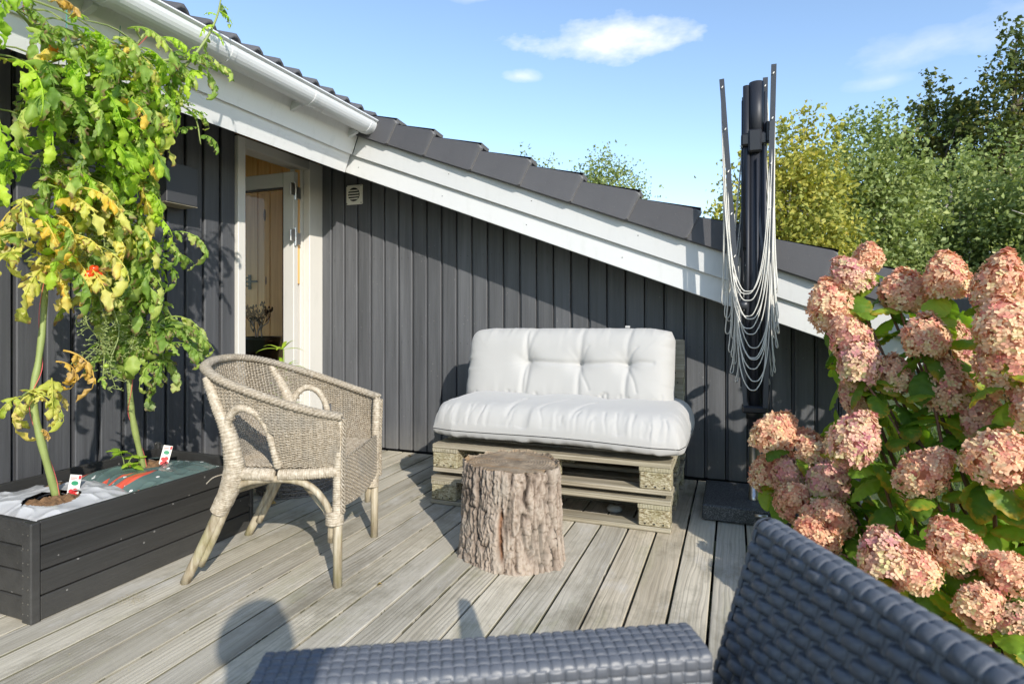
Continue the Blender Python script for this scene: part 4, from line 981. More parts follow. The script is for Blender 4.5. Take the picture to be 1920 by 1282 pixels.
def bar(m, p, q, a, b):
    p, q = np.array(p), np.array(q); d = q-p; d /= np.linalg.norm(d); u = np.cross(d,[0,1,0]); u /= np.linalg.norm(u); w = np.cross(d,u)
    V = [e+sx*a*u+sy*b*w for e in (p,q) for sx, sy in ((-1,-1),(1,-1),(1,1),(-1,1))]
    m.add(V, [(0,1,2,3),(7,6,5,4),(0,4,5,1),(1,5,6,2),(2,6,7,3),(3,7,4,0)])
for tp, ft in zip(tips, feet):
    m = MB(); bar(m, D(tp), D(ft), .0115, .0085); a_ = m.build('arm', M_ARM, dr)
    p = np.array(tp); f = np.array(ft)
    mid = p*.34+f*.66; m = MB(); bar(m, D(mid), D((DX+(mid[0]-DX)*.3, DY+(mid[1]-DY)*.3, 1.45 if tp is not tips[0] else 1.02)), .007, .006); m.build('strut', M_ARM, dr)
def armpt(k, f): return np.array(feet[k])*(1-f)+np.array(tips[k])*f
pairs = [(0,1,13),(1,2,12),(2,3,7),(3,0,12)]
for (ka, kb, nn) in pairs:
    for i in range(nn):
        f = .30+.68*i/(nn-1); A_, B_ = armpt(ka, f), armpt(kb, f)
        low = .625+(f-.30)*.70+random.uniform(-.02,.02)
        out = ((A_+B_)/2-np.array([DX,DY,0])); out[2] = 0; out = out/(np.linalg.norm(out)+1e-6)
        if ka == 0 and kb == 1: out = np.array([.1,-1,0])
        pts = []
        bul = random.uniform(.02,.05); sh = random.uniform(-.012,.012)
        for u in np.linspace(0,1,34):
            # steep hanging loop: straight drops, round bottom
            wv_ = abs(2*u-1); d = (1-wv_**5)**.9 if wv_ < 1 else 0
            hgt = A_[2]*(1-u)+B_[2]*u; z = hgt-(hgt-low)*(1-wv_**2.3)
            e = .5-.5*np.sign(1-2*u)*(abs(1-2*u)**.75)
            c = A_*(1-e)+B_*e; side = .018*math.sin(math.pi*min(1,2*min(u,1-u)*1.3))*(1 if u > .5 else -1)
            p = c+out*bul*math.sin(math.pi*u)+np.array([side*.6+sh,0,0]); p[2] = z; pts.append(D(p))
        MB().tube(smoothpath(pts,60), .0027, 5).build('cord', M_ROPE, dr, True)
for k in range(4):
    for f in np.linspace(.45,.97,5): 
        p = armpt(k, f); MB().tube([D(p+np.array([-.004,-.016,0])), D(p+np.array([.002,-.006,.012]))], .003, 5).build('cord_hook', M_ROPE, dr)

# ================================================================ MOULDED RATTAN ARMCHAIR IN THE FOREGROUND
AD = np.array([-.4726,.8813,0]); FD = np.array([-.8813,-.4726,0])      # back axis (away from camera), facing direction
rc = empty('resin_rattan_armchair', (.07,.55,0), label='dark blue grey moulded rattan garden armchair in the near foreground', cat='armchair')
RC0 = np.array([.07,.55,0])
def weave(Pf, su, sv, nu, nv, cell, amp, holes=None, style=0):
    """relief of woven strands over a patch. Pf(u,v)->(point, normal); u,v in metres"""
    U = np.linspace(0,su,nu); Vv = np.linspace(0,sv,nv); u, v = np.meshgrid(U, Vv, indexing='ij')
    a, b = cell
    if style == 0:      # broad lozenges over narrow uprights, staggered
        row = np.floor(v/b); fv = v/b-row; fu = (u/a+.5*(row % 2)) % 1.0
        fv = fv+.30*(fu-.5); hump = np.clip(1-(np.abs(fu-.5)/.43)**2.4,0,1)**.5; prof = np.clip(1-(np.abs(fv-.5)/.44)**2.2,0,1)**.5
        h1 = hump*(.25+.75*prof)*(prof > 0)*1.05
        up = np.clip(1-(np.minimum(fu,1-fu)/.15)**2,0,1)**.5*.50
        h = np.maximum(h1*np.where(hump>0,1,0), up); gap = (h < .30); h = h+.10*vnoise(np.stack([row*1.7, np.floor(u/a+.5*(row%2))*1.3, row*0], -1), 5)*(h > .3)
    else:               # plain basket weave of flat strips
        i = np.floor(u/a); j = np.floor(v/b); fu = u/a-i; fv = v/b-j
        par = (i+j) % 2
        hu = np.clip(1-(np.abs(fv-.5)/.44)**5,0,1)**.5*(.30+.70*np.where(par==0, np.clip(np.sin(math.pi*np.clip(fu,0,1)),0,1)**.35, 0))
        hv = np.clip(1-(np.abs(fu-.5)/.44)**5,0,1)**.5*(.30+.70*np.where(par==1, np.clip(np.sin(math.pi*np.clip(fv,0,1)),0,1)**.35, 0))
        h = np.maximum(hu, hv); gap = h < .2
    P, N = Pf(u, v); G = P+N*(amp*(h-.5))[...,None]-RC0
    F = []; idx = np.arange(nu*nv).reshape(nu,nv)
    q = np.stack([idx[:-1,:-1], idx[1:,:-1], idx[1:,1:], idx[:-1,1:]], -1).reshape(-1,4)
    if holes is not None:
        k = (gap & holes(u,v)); kk = k[:-1,:-1] & k[1:,1:]; q = q[~kk.reshape(-1)]
    return G.reshape(-1,3), q
BT = np.array([.030,.855,.680]); lean = FD*-.30+np.array([0,0,.954]); lean /= np.linalg.norm(lean)   # up direction of the back
bl, bw = .66, .46
NB = np.cross(AD, lean); NB /= np.linalg.norm(NB)
if NB@FD < 0: NB = -NB
# front face of the back (u along -AD, v downwards)
def face(off, flip):
    def f(u, v):
        cv = .03*(u/bl-.5)**2*4*0
        P = BT+np.multiply.outer(-u, AD)+np.multiply.outer(-v, lean)+off*NB
        return P, np.broadcast_to(NB*flip, P.shape)
    return f
def flare(u,v): return v > .22
V, F = weave(face(0,1), bl, bw, 620, 420, (.036,.0178), .0115, lambda u,v: (v > .20) & (u < .35)); 
# rows are inclined a little like the moulding
bk_ = link('backrest', mesh('backrest', V, F, True), M_RESIN, rc)
V, F = weave(face(-.038,-1), bl, bw, 300, 210, (.036,.0178), .007); link('back_rear_face', mesh('b', V, F[:,::-1], True), M_RESIN, rc)
def capf(u, v):       # rounded top roll
    a = v/.038*math.pi*.5*2
    P = BT+np.multiply.outer(-u, AD)+np.multiply.outer(-.019+.021*np.cos(a-0), NB)+np.multiply.outer(.021*np.sin(a)-.002, lean)
    N = np.multiply.outer(np.cos(a), NB)+np.multiply.outer(np.sin(a), lean); return P, N
V, F = weave(capf, bl, .038, 500, 40, (.0165,.0127), .0042, None, 1); link('top_roll', mesh('t', V, F[:,::-1], True), M_RESIN, rc)
def endf(u, v):       # far end roll
    a = v/.038*math.pi
    P = BT+np.multiply.outer(-u, lean)+np.multiply.outer(-.019+.021*np.cos(a), NB)+np.multiply.outer(.018*np.sin(a)-.002, AD)
    N = np.multiply.outer(np.cos(a), NB)+np.multiply.outer(np.sin(a), AD); return P, N
V, F = weave(endf, bw, .038, 320, 30, (.0165,.0127), .004, None, 1); link('end_roll', mesh('e', V, F, True), M_RESIN, rc)
cv = MB(); g = np.zeros((10,16,3))
for i, e in enumerate(np.linspace(0,math.pi/2,10)):
    for j, a in enumerate(np.linspace(0,math.pi,16)): g[i,j] = BT-.019*NB+.022*math.cos(a)*NB+.020*math.sin(a)*(math.cos(e)*AD+math.sin(e)*lean)-RC0
cv.grid(g).build('corner_knuckle', M_RESIN, rc, True)
# arms: box beams with basket weave
def arm(org, ln, wid, hgt, nm, hi):
    # org = inner top corner next to the back; runs along FD
    def top(u, v): 
        P = org+np.multiply.outer(u, FD)+np.multiply.outer(v, AD); N = np.broadcast_to(np.array([0,0,1.]), P.shape)
        e = np.minimum(v, wid-v); P = P-np.multiply.outer(.007*np.exp(-e/.006), [0,0,1.]); return P, N
    n1, n2, n3 = (560,96,260) if hi else (160,40,60)
    V, F = weave(top, ln, wid, n1, n2, (.0135,.0125), .0034, None, 1); a0 = link(nm, mesh('a', V, F, True), M_RESIN, rc)
    def inn(u, v): P = org+np.multiply.outer(u, FD)+np.multiply.outer(-v-.006, [0,0,1.]); return P, np.broadcast_to(-AD, P.shape)
    V, F = weave(inn, ln, hgt, n1, n3, (.0175,.0135), .004, None, 1); link('inner_side', mesh('a', V, F[:,::-1], True), M_RESIN, a0)
    def outf(u, v): P = org+wid*AD+np.multiply.outer(u, FD)+np.multiply.outer(-v-.006, [0,0,1.]); return P, np.broadcast_to(AD, P.shape)
    V, F = weave(outf, ln, hgt, 160, 80, (.030,.024), .006, None, 1); link('outer_side', mesh('a', V, F, True), M_RESIN, a0)
    def fr_(u, v): P = org+ln*FD+np.multiply.outer(u, AD)+np.multiply.outer(-v-.006, [0,0,1.]); return P, np.broadcast_to(FD, P.shape)
    V, F = weave(fr_, wid, hgt, 60, 120, (.030,.024), .006, None, 1); link('arm_front', mesh('a', V, F, True), M_RESIN, a0)
    return a0
A0 = np.array([-.022,.706,.583])
arm(A0, .510, .075, .30, 'far_arm', True)
arm(A0-AD*.60, .475, .075, .30, 'near_arm', False)
m = MB(); c0 = A0-AD*.53-np.array([0,0,.20])
V = [c0, c0+FD*.5, c0+FD*.5+AD*.53, c0+AD*.53]; V = [p-RC0 for p in V]; V += [p-np.array([0,0,.09]) for p in V]
m.add(V, [(0,1,2,3),(7,6,5,4),(0,4,5,1),(1,5,6,2),(2,6,7,3),(3,7,4,0)]); m.build('seat', M_RESIN, rc)
for du in (.03,.44):
    for dv in (-.60,.0):
        b = A0+FD*du+AD*(dv+.02); P = b+np.array([0,0,-.30]); MB().tube([P-RC0, np.array([P[0],P[1],0])-RC0], [.026,.02], 10).build('leg', M_RESIN, rc)
# ================================================================ LEAVES
def tone(me, t):
    a = me.color_attributes.new('tone','FLOAT_COLOR','POINT'); t = np.asarray(t, np.float32); n = len(t)
    a.data.foreach_set('color', np.column_stack([t[:,0], t[:,1], np.zeros(n), np.ones(n)]).astype(np.float32).ravel())
def leaflet(L, Wd, curl, fold, r, serr=.18, roll=0., nl=8, nw=5, lobes=5, twist=0, pa=.55, pb=.72, vein=0, wavy=.13):
    s = np.linspace(0,1,nl); q = np.linspace(-1,1,nw)
    prof = s**pa*(1-s)**pb; prof = prof/prof.max(); prof *= 1+serr*np.cos(s*lobes*2*math.pi)
    prof[0] = .03; prof[-1] = .02
    wav = .0 if serr < .12 else wavy; wf = r.uniform(9,15); ph0, ph1 = r.uniform(0,6), r.uniform(0,6)
    V = np.zeros((nl,nw,3)); ang = curl*s*s; 
    x = np.cumsum(np.concatenate([[0],np.cos(ang[1:])]))*L/(nl-1); z = -np.cumsum(np.concatenate([[0],np.sin(ang[1:])]))*L/(nl-1)
    for i in range(nl):
        w = prof[i]*Wd/2; rl = roll*(.4+.6*s[i])
        for j in range(nw):
            a = q[j]; yy = w*(a if abs(rl) < .05 else math.sin(a*rl)/rl); zz = -abs(a)*w*fold - (0 if abs(rl) < .05 else w*(1-math.cos(a*rl))/rl)
            zz += r.uniform(-1,1)*.05*Wd*abs(a)+wav*Wd*abs(a)*math.sin(s[i]*wf+(ph0 if a > 0 else ph1))
            zz += vein*Wd*math.sin(s[i]*30-abs(a)*5)*min(1,abs(a)*3)
            tw = twist*s[i]; yy, zz = yy*math.cos(tw)-zz*math.sin(tw), yy*math.sin(tw)+zz*math.cos(tw)
            V[i,j] = (x[i]+zz*math.sin(ang[i]), yy, z[i]+zz*math.cos(ang[i]))
    F = [(i*nw+j, (i+1)*nw+j, (i+1)*nw+j+1, i*nw+j+1) for i in range(nl-1) for j in range(nw-1)]
    T = np.stack([np.full((nl,nw), r.random()), np.clip(s[:,None]*.7+np.abs(q)[None,:]*.35,0,1)], -1)
    return V.reshape(-1,3), F, T.reshape(-1,2)
def rotm(rx, ry, rz): return np.array(Euler((rx,ry,rz)).to_matrix())
def compound(seed, big=1., droop=1., withered=0.):
    r = random.Random(seed); m = MB(); T = []
    L = r.uniform(.16,.25)*big; n = 10; s = np.linspace(0,1,n); a0 = r.uniform(.1,.6); ang = a0-(a0+droop*r.uniform(.9,1.5))*s
    dx = np.cos(ang)*L/(n-1); dz = np.sin(ang)*L/(n-1); P = np.column_stack([np.cumsum(dx)-dx[0], np.cumsum(r.uniform(-.004,.004)*np.ones(n)), np.cumsum(dz)-dz[0]])
    m.tube(P, np.linspace(.0034,.0014,n), 5); T += [(.5,0)]*m.V[-1].shape[0]
    spots = [(.28,1),(.33,-1),(.47,1),(.52,-1),(.66,1),(.70,-1),(.84,1),(.88,-1),(1,0)]
    for (t, sd) in spots:
        i = min(int(t*(n-1)), n-1); l = r.uniform(.042,.085)*big*(1.15 if sd == 0 else .9); w = l*r.uniform(.44,.62)
        V, F, tt = leaflet(l, w, r.uniform(.3,1.7)*droop, r.uniform(.1,.5), r, .125, r.choice([0,.8,1.3,1.9,2.4,-1.3]), nl=14, nw=7, lobes=r.choice([2.5,3.5,4.5]), twist=r.uniform(-.9,.9))
        yaw = sd*r.uniform(.8,1.25); pit = -ang[i]+r.uniform(-.1,.6)*droop+.15
        M = rotm(r.uniform(-.5,.5)+withered*r.uniform(-1,1), pit, yaw)
        m.add(V@M.T+P[i], F); T += [tuple(x) for x in tt]
        if sd and r.random() < .55:     # small secondary leaflet
            V, F, tt = leaflet(l*.42, w*.45, .8, .3, r, .1, 0, 5, 3); M = rotm(0, pit, sd*1.4); m.add(V@M.T+P[max(0,i-1)], F); T += [tuple(x) for x in tt]
    me = m.me('leaf', True); tone(me, T); return me
LEAF = [compound(100+i, 1., .75+.12*(i % 5)) for i in range(12)]
LWITH = [compound(300+i, .75, 1.6, 1.) for i in range(4)]
LFRESH = [compound(400+i, .55, .45) for i in range(4)]
def variants(src, mat):
    out = []
    for me in src:
        c = me.copy(); c.materials.clear(); c.materials.append(mat); out.append(c)
    return out
LFB = variants(LEAF[:6], M_TOMF)
LY, LG, LW, LF = variants(LEAF, M_TOMY), variants(LEAF, M_TOMG), variants(LWITH, M_BROWN), variants(LFRESH, M_TOMF)
def tomato_plant(base, P, label, meshes, mixed, nleaf, seed, zlo, ztop, side, fresh=.08, with_=.05):
    r = random.Random(seed); P = np.array(P); t = empty('tomato_plant', base, label=label, cat='tomato plant'); B = np.array(base)
    Q = smoothpath(P, 70); rad = np.interp(np.linspace(0,1,70), [0,.15,.5,1], [.0125,.012,.0095,.004]); rad = rad*(1+.10*np.sin(np.arange(70)*1.1))
    MB().tube(Q-B, rad, 9).build('stem', M_STEM, t, True)
    tw = MB(); ph = np.linspace(0,26,160); S = smoothpath(P,160); tw.tube(S-B+np.column_stack([np.cos(ph),np.sin(ph),ph*0])*.0135, .0014, 4); tw.build('twine', M_STRING, t)
    z = Q[:,2]
    for k in range(nleaf):
        f = (k+.5)/nleaf; zz = zlo+(ztop-zlo)*f**.9+r.uniform(-.03,.03); i = int(np.argmin(np.abs(z-zz))); p = Q[i]
        az = r.gauss(side[0], side[1]); sc = r.uniform(.75,1.2)*(1.0 if f < .85 else .8)
        u = r.random(); hi = zz > (1.48 if seed == 21 else 1.45); fr_p = fresh*(3.2 if hi else .6)
        src = LFB if u < fr_p else (LW if u > 1-with_ else ((meshes if not hi or meshes is LG else LG) if r.random() > mixed[0] else mixed[1]))
        me = src[r.randrange(len(src))]
        # wandering side shoot offsets the leaf from the main stem
        off = np.array([abs(r.gauss(.03,.06)), r.gauss(0,.085)*(1.3 if f > .4 else .8), r.gauss(0,.02)])
        if p[0]+off[0] > -2.10: off[0] = max(0,-2.10-p[0])
        q = p+off
        if seed == 22:      # keeps clear of the lamp box and the door on its right side
            ym = 1.70 if 1.2 < q[2] < 1.75 else 1.80
            for _ in range(8):
                if q[1]+.16*sc*math.sin(az) < ym: break
                az = r.uniform(-2.2,.4); q[1] -= .02
        if np.linalg.norm(off) > .05: MB().tube(smoothpath([p, p+off*.5+np.array([0,0,.02]), q],6)-B, [.004,.004,.0035,.003,.003,.0025], 5).build('side_shoot', M_STEM, t)
        link('leaf', me, None, t, loc=q-B, rot=(r.uniform(-.35,.35), r.uniform(-.25,.45), az), sc=sc)
    return t
S1 = [(-2.33,1.406,.29),(-2.34,1.359,.509),(-2.36,1.343,.674),(-2.36,1.36,.798),(-2.36,1.378,.972),(-2.35,1.377,1.186),(-2.33,1.374,1.418),(-2.30,1.357,1.642),(-2.24,1.31,1.88),(-2.20,1.24,1.97),(-2.16,1.19,2.08)]
S2 = [(-2.42,1.815,.27),(-2.42,1.766,.488),(-2.42,1.747,.629),(-2.42,1.738,.858),(-2.41,1.703,1.085),(-2.40,1.673,1.305),(-2.38,1.642,1.54),(-2.33,1.60,1.739),(-2.24,1.58,1.92),(-2.14,1.60,2.06)]
t1 = tomato_plant((-2.33,1.406,.29), S1, 'tall yellowing tomato plant in the white grow bag, left of the other', LY, (.30, LG), 125, 21, 1.10, 2.0, (.1,1.25), .10, .05)
t2 = tomato_plant((-2.42,1.815,.27), S2, 'tall greener tomato plant in the green grow bag, nearer the door', LG, (.16, LY), 145, 22, 1.06, 2.05, (-.0,1.25), .14, .03)
r = random.Random(3)
B = np.array((-2.33,1.406,.29))
for (p, az, sc, src) in [((-2.33,1.40,.80),1.2,1.0,LW),((-2.34,1.39,.74),-.6,.9,LY),((-2.33,1.36,.70),-2.2,1.0,LY),((-2.32,1.42,.84),.9,1.2,LW),((-2.34,1.35,.56),.5,.45,LW)]:
    link('leaf', src[r.randrange(len(src))], None, t1, loc=np.array(p)-B, rot=(r.uniform(-.3,.3),.35,az), sc=sc)
B = np.array((-2.42,1.815,.27))
def shoot(par, B, P, rad, leaves, src, seed, sc=(.5,.9)):
    r = random.Random(seed); Q = smoothpath(P, 24); MB().tube(Q-B, np.linspace(rad,rad*.35,24), 7).build('side_shoot', M_STEM, par, True)
    for k in range(leaves):
        i = int((.25+.75*(k+.5)/leaves)*23); link('leaf', src[r.randrange(len(src))], None, par, loc=Q[i]-B, rot=(r.uniform(-.5,.5), r.uniform(-.5,.5), r.uniform(-3,3)), sc=r.uniform(*sc))
shoot(t2, B, [(-2.30,1.56,1.72),(-2.20,1.66,1.86),(-2.13,1.76,1.99),(-2.09,1.83,2.12),(-2.07,1.875,2.24),(-2.07,1.90,2.34)], .009, 12, LF+LG[:3], 5, (.4,.7))
shoot(t2, B, [(-2.24,1.58,1.93),(-2.15,1.68,1.99),(-2.10,1.78,2.03),(-2.08,1.86,2.02)], .008, 8, LG, 6, (.5,.8))
shoot(t2, B, [(-2.30,1.60,1.80),(-2.20,1.72,1.86),(-2.14,1.82,1.82),(-2.13,1.85,1.70)], .007, 8, LG+LF, 7, (.5,.8))
shoot(t2, B, [(-2.41,1.70,1.16),(-2.36,1.76,1.18),(-2.33,1.80,1.24),(-2.32,1.83,1.33)], .008, 13, LG+LF+LF, 8, (.6,1.0))
shoot(t2, B, [(-2.42,1.735,.88),(-2.36,1.79,.93),(-2.33,1.83,.92),(-2.32,1.85,.84)], .007, 14, LG, 9, (.8,1.25))
shoot(t2, B, [(-2.41,1.72,1.02),(-2.36,1.77,1.06),(-2.33,1.82,1.02)], .007, 12, LG, 10, (.8,1.25))
shoot(t2, B, [(-2.40,1.68,1.25),(-2.33,1.62,1.20),(-2.30,1.57,1.05),(-2.30,1.56,.88),(-2.30,1.55,.70)], .006, 10, LF+LG, 12, (.3,.5))
B1 = np.array((-2.33,1.406,.29))
shoot(t2, B, [(-2.42,1.74,.86),(-2.37,1.79,.90),(-2.34,1.83,.82),(-2.34,1.845,.72)], .007, 11, LG, 31, (.7,1.1))
shoot(t2, B, [(-2.42,1.75,.80),(-2.36,1.77,.84),(-2.33,1.80,.76)], .006, 8, LG+LF, 32, (.6,1.0))
shoot(t1, B1, [(-2.24,1.31,1.88),(-2.18,1.40,1.95),(-2.13,1.46,1.97),(-2.11,1.55,1.95)], .008, 9, LY+LG, 13, (.6,.9))
shoot(t1, B1, [(-2.36,1.34,.68),(-2.31,1.30,.70),(-2.28,1.26,.69)], .006, 5, LY, 14, (.6,.9))
# green fruit trusses hanging between the two plants
def truss(par, Bq, p, L, seed):
    r = random.Random(seed); m = MB(); p = np.array(p); Q = smoothpath([p, p+np.array([.02,r.uniform(-.02,.02),-L*.35]), p+np.array([.025,r.uniform(-.03,.03),-L*.7]), p+np.array([.02,r.uniform(-.04,.04),-L])], 20); m.tube(Q-Bq, np.linspace(.0032,.0014,20), 5)
    for i in range(2,20):
        for k in range(2):
            d = np.array([r.uniform(-.4,1), r.choice([-1,1])*r.uniform(.4,1), r.uniform(-.7,.4)]); d = d/np.linalg.norm(d)*r.uniform(.018,.04); e = Q[i]+d; m.tube(smoothpath([Q[i],Q[i]+d*.6+np.array([0,0,.006]),e],5)-Bq, .0013, 4)
            for q in range(4): a = q*1.57+r.random(); f = np.array([math.cos(a)*.009,math.sin(a)*.009,r.uniform(-.006,.006)]); m.add([e-Bq, e-Bq+f+np.array([0,0,.002]), e-Bq+f*1.15, e-Bq+f-np.array([0,0,.002])],[(0,1,2,3)])
    m.build('fruit_truss', M_STEM, par, True)
for k, (y, z, L) in enumerate(((1.50,1.42,.26),(1.54,1.36,.30),(1.58,1.40,.24),(1.53,1.10,.26),(1.57,1.02,.34),(1.50,1.02,.22),(1.66,.98,.16),(1.60,1.22,.2),(1.47,1.30,.2))): truss(t2, B, (-2.30+.02*math.sin(k*2),y,z), L, 50+k)
# support strings to the eave
for par, Bq, a, b in ((t1,B1,(-2.27,1.40,1.75),(-2.27,1.40,2.15)),(t2,B,(-2.35,1.62,1.6),(-2.30,1.62,2.13))): MB().tube([np.array(a)-Bq, np.array(b)-Bq], .0016, 5).build('string', plain('green_string',(.05,.25,.20),.7), par)
# tomatoes
def fruit(par, Bq, p, rad, mat, nm):
    prof = [(rad*math.sin(a)*1.03, -rad*math.cos(a)*.94) for a in np.linspace(.001, math.pi-.001, 14)]
    o = MB().lathe(prof, 18).build(nm, mat, par, True); o.location = np.array(p)-Bq
    m = MB()
    for k in range(5):
        a = k*1.257; m.add([(0,0,rad*.93),(.45*rad*math.cos(a-.25),.45*rad*math.sin(a-.25),rad*.98),(1.0*rad*math.cos(a),1.0*rad*math.sin(a),rad*.75),(.45*rad*math.cos(a+.25),.45*rad*math.sin(a+.25),rad*.98)],[(0,1,2,3)])
    m.tube([(0,0,rad*.9),(.002,0,rad*1.8)], .0015, 5); m.build('calyx', M_STEM, o)
for p, rd, mt in [((-2.20,1.452,1.14),.0165,M_TOMR),((-2.20,1.432,1.118),.0175,M_TOMR),((-2.20,1.466,1.117),.0165,M_TOMR),((-2.19,1.435,1.972),.018,M_TOMU),((-2.19,1.462,1.952),.018,M_TOMU),((-2.25,1.53,.776),.010,M_TOMU)]: fruit(t2, B, p, rd, mt, 'tomato')
for p, rd, mt in [((-2.18,1.305,1.885),.016,M_TOMO),((-2.19,1.375,1.900),.012,M_TOMO),((-2.19,1.325,1.82),.017,M_TOMU),((-2.18,1.312,1.862),.007,M_TOMO)]: fruit(t1, B1, p, rd, mt, 'tomato')
# seedling in the green bag
sd_ = empty('seedling', (-2.43,1.735,.295), label='small bright green seedling growing beside the second tomato stem', cat='seedling')
r = random.Random(8); lfm = []
V, F, tt = leaflet(.052,.034,.6,.25,r,.05); me = mesh('leaf', V, F, True); tone(me, tt); me.materials.append(M_TOMF)
for k in range(4):
    a = k*1.6; h = .05+.02*k; MB().tube([(0,0,0),(.012*math.cos(a),.012*math.sin(a),h*.6),(.03*math.cos(a),.03*math.sin(a),h)], .0018, 5).build('stem', M_STEM, sd_)
    for j in range(4): link('leaf', me, None, sd_, loc=(.03*math.cos(a),.03*math.sin(a),h-.004*j), rot=(r.uniform(-.3,.3), r.uniform(-.4,.3), a+(j-1.5)*1.1), sc=r.uniform(.8,1.2))

# ================================================================ HYDRANGEA
def flower_head(seed, ph=1.25, n=390):
    r = random.Random(seed); m = MB(); T = []
    for i in range(n):
        k = (i+.5)/n; zc = 1-1.85*k; a = i*2.39996+r.uniform(-.2,.2); rr_ = math.sqrt(max(0,1-zc*zc))
        bmp = 1+.10*vnoise(np.array([rr_*math.cos(a)*2.2+seed, rr_*math.sin(a)*2.2, zc*2.2]), seed)
        taper = 1-.42*max(0,zc); c = np.array([rr_*math.cos(a)*taper, rr_*math.sin(a)*taper, zc*ph])*bmp*r.uniform(.90,1.05)
        nrm = np.array([rr_*math.cos(a), rr_*math.sin(a), zc/ph+.15]); nrm /= np.linalg.norm(nrm); nrm = nrm+np.array([r.gauss(0,.32) for _ in range(3)]); nrm /= np.linalg.norm(nrm)
        u = np.cross(nrm,[.3,.2,.9]); u /= np.linalg.norm(u); v = np.cross(nrm,u); sz = r.uniform(.15,.23); rot = r.uniform(0,1.57); tn = min(1,max(0, r.gauss(.46,.20)+.18*zc*0+.25*max(0,-zc)))
        for q in range(4):
            t = rot+q*math.pi/2; d = math.cos(t)*u+math.sin(t)*v; e = -math.sin(t)*u+math.cos(t)*v; cup = r.uniform(-.05,.4)
            P = [c, c+sz*(.5*d+.40*e)+nrm*sz*cup*.4, c+sz*(1.0*d+.16*e)+nrm*sz*cup, c+sz*(1.0*d-.16*e)+nrm*sz*cup*.9, c+sz*(.5*d-.40*e)+nrm*sz*cup*.45]
            m.add(P, [(0,1,2,3,4)]); tv = min(1,max(0,tn+r.gauss(0,.05))); T += [(tv,1.0)]+[(tv,.0)]*4
    # dense core so that heads do not read hollow
    core = [(.60*math.sin(a), -.60*math.cos(a)*ph) for a in np.linspace(.001,math.pi-.001,10)]
    m.lathe(core, 14); T += [(.3,.5)]*(10*14)
    me = m.me('flower_head'); tone(me, T); me.materials.append(M_PETAL); return me
HEADS = [flower_head(40+i, [1.35,1.6,1.25,1.75,1.45][i]) for i in range(5)]
hy = empty('hydrangea_bush', (.82,2.30,-.2), label='large hydrangea bush with fading pink flower heads beside the deck', cat='shrub')
HB = np.array((.82,2.30,-.2)); CZ = .97   # the bush runs on to the right of the picture
def PDw(px, py, d):      # reference direction to a point of the bush, metres from the camera plane
    u = (px-960)/1090; v = (591-py)/1090; s_, c_ = math.sin(THETA), math.cos(THETA)
    return np.array([(-s_+u*c_)*d, (c_+u*s_)*d, CZ+v*d])
HL = [(1627,484,28,2.35),(1595,519,38,2.3),(1695,546,43,2.2),(1775,519,46,2.05),(1557,574,42,2.3),(1873,535,52,1.85),(1595,637,46,2.2),(1614,680,48,2.12),(1677,702,36,2.1),(1736,630,48,2.0),(1775,725,52,2.0),(1795,666,42,2.1),
      (1886,613,58,1.72),(1890,680,58,1.72),(1604,748,30,2.2),(1847,787,42,1.9),(1890,833,52,1.75),(1603,824,54,1.95),(1453,813,42,2.35),(1518,841,38,2.3),(1437,886,30,2.4),(1481,890,38,2.3),(1555,902,46,2.15),(1490,939,46,2.2),(1551,975,52,2.05),
      (1530,1005,42,2.0),(1732,886,48,1.75),(1868,858,62,1.6),(1660,1045,60,1.65),(1709,1065,50,1.6),(1791,1025,56,1.6),(1844,1135,52,1.5),(1893,1075,52,1.5),(1915,1160,46,1.45),
      (1960,760,60,1.6),(1985,600,60,1.7),(1990,930,60,1.5),(1995,500,50,1.9),(2060,560,55,1.9),(2120,640,55,1.9),(2200,560,50,2.0),(2080,450,50,2.05),(2180,430,50,2.2),(2290,500,50,2.2),(2150,760,55,1.9),(2060,850,55,1.8),(2250,680,55,2.0),(2350,600,50,2.2),(2130,350,46,2.15),(2230,330,46,2.2),(2330,400,46,2.3),(2270,840,50,1.9)]
r = random.Random(17)
LH = []
for i in range(6):
    rr_ = random.Random(60+i); V, F, tt = leaflet(.125, .074, rr_.uniform(.3,1.3), rr_.uniform(.2,.5), rr_, .02, 0, 26, 9, 9, rr_.uniform(-.4,.4), .62, .62, .022); me = mesh('leaf', V, F, True); tone(me, tt); me.materials.append(M_HLEAF); LH.append(me)
def hleaf(p, az, pit, sc): link('leaf', LH[r.randrange(6)], None, hy, loc=p-HB, rot=(r.uniform(-.35,.35), pit, az), sc=sc)
nl = 0
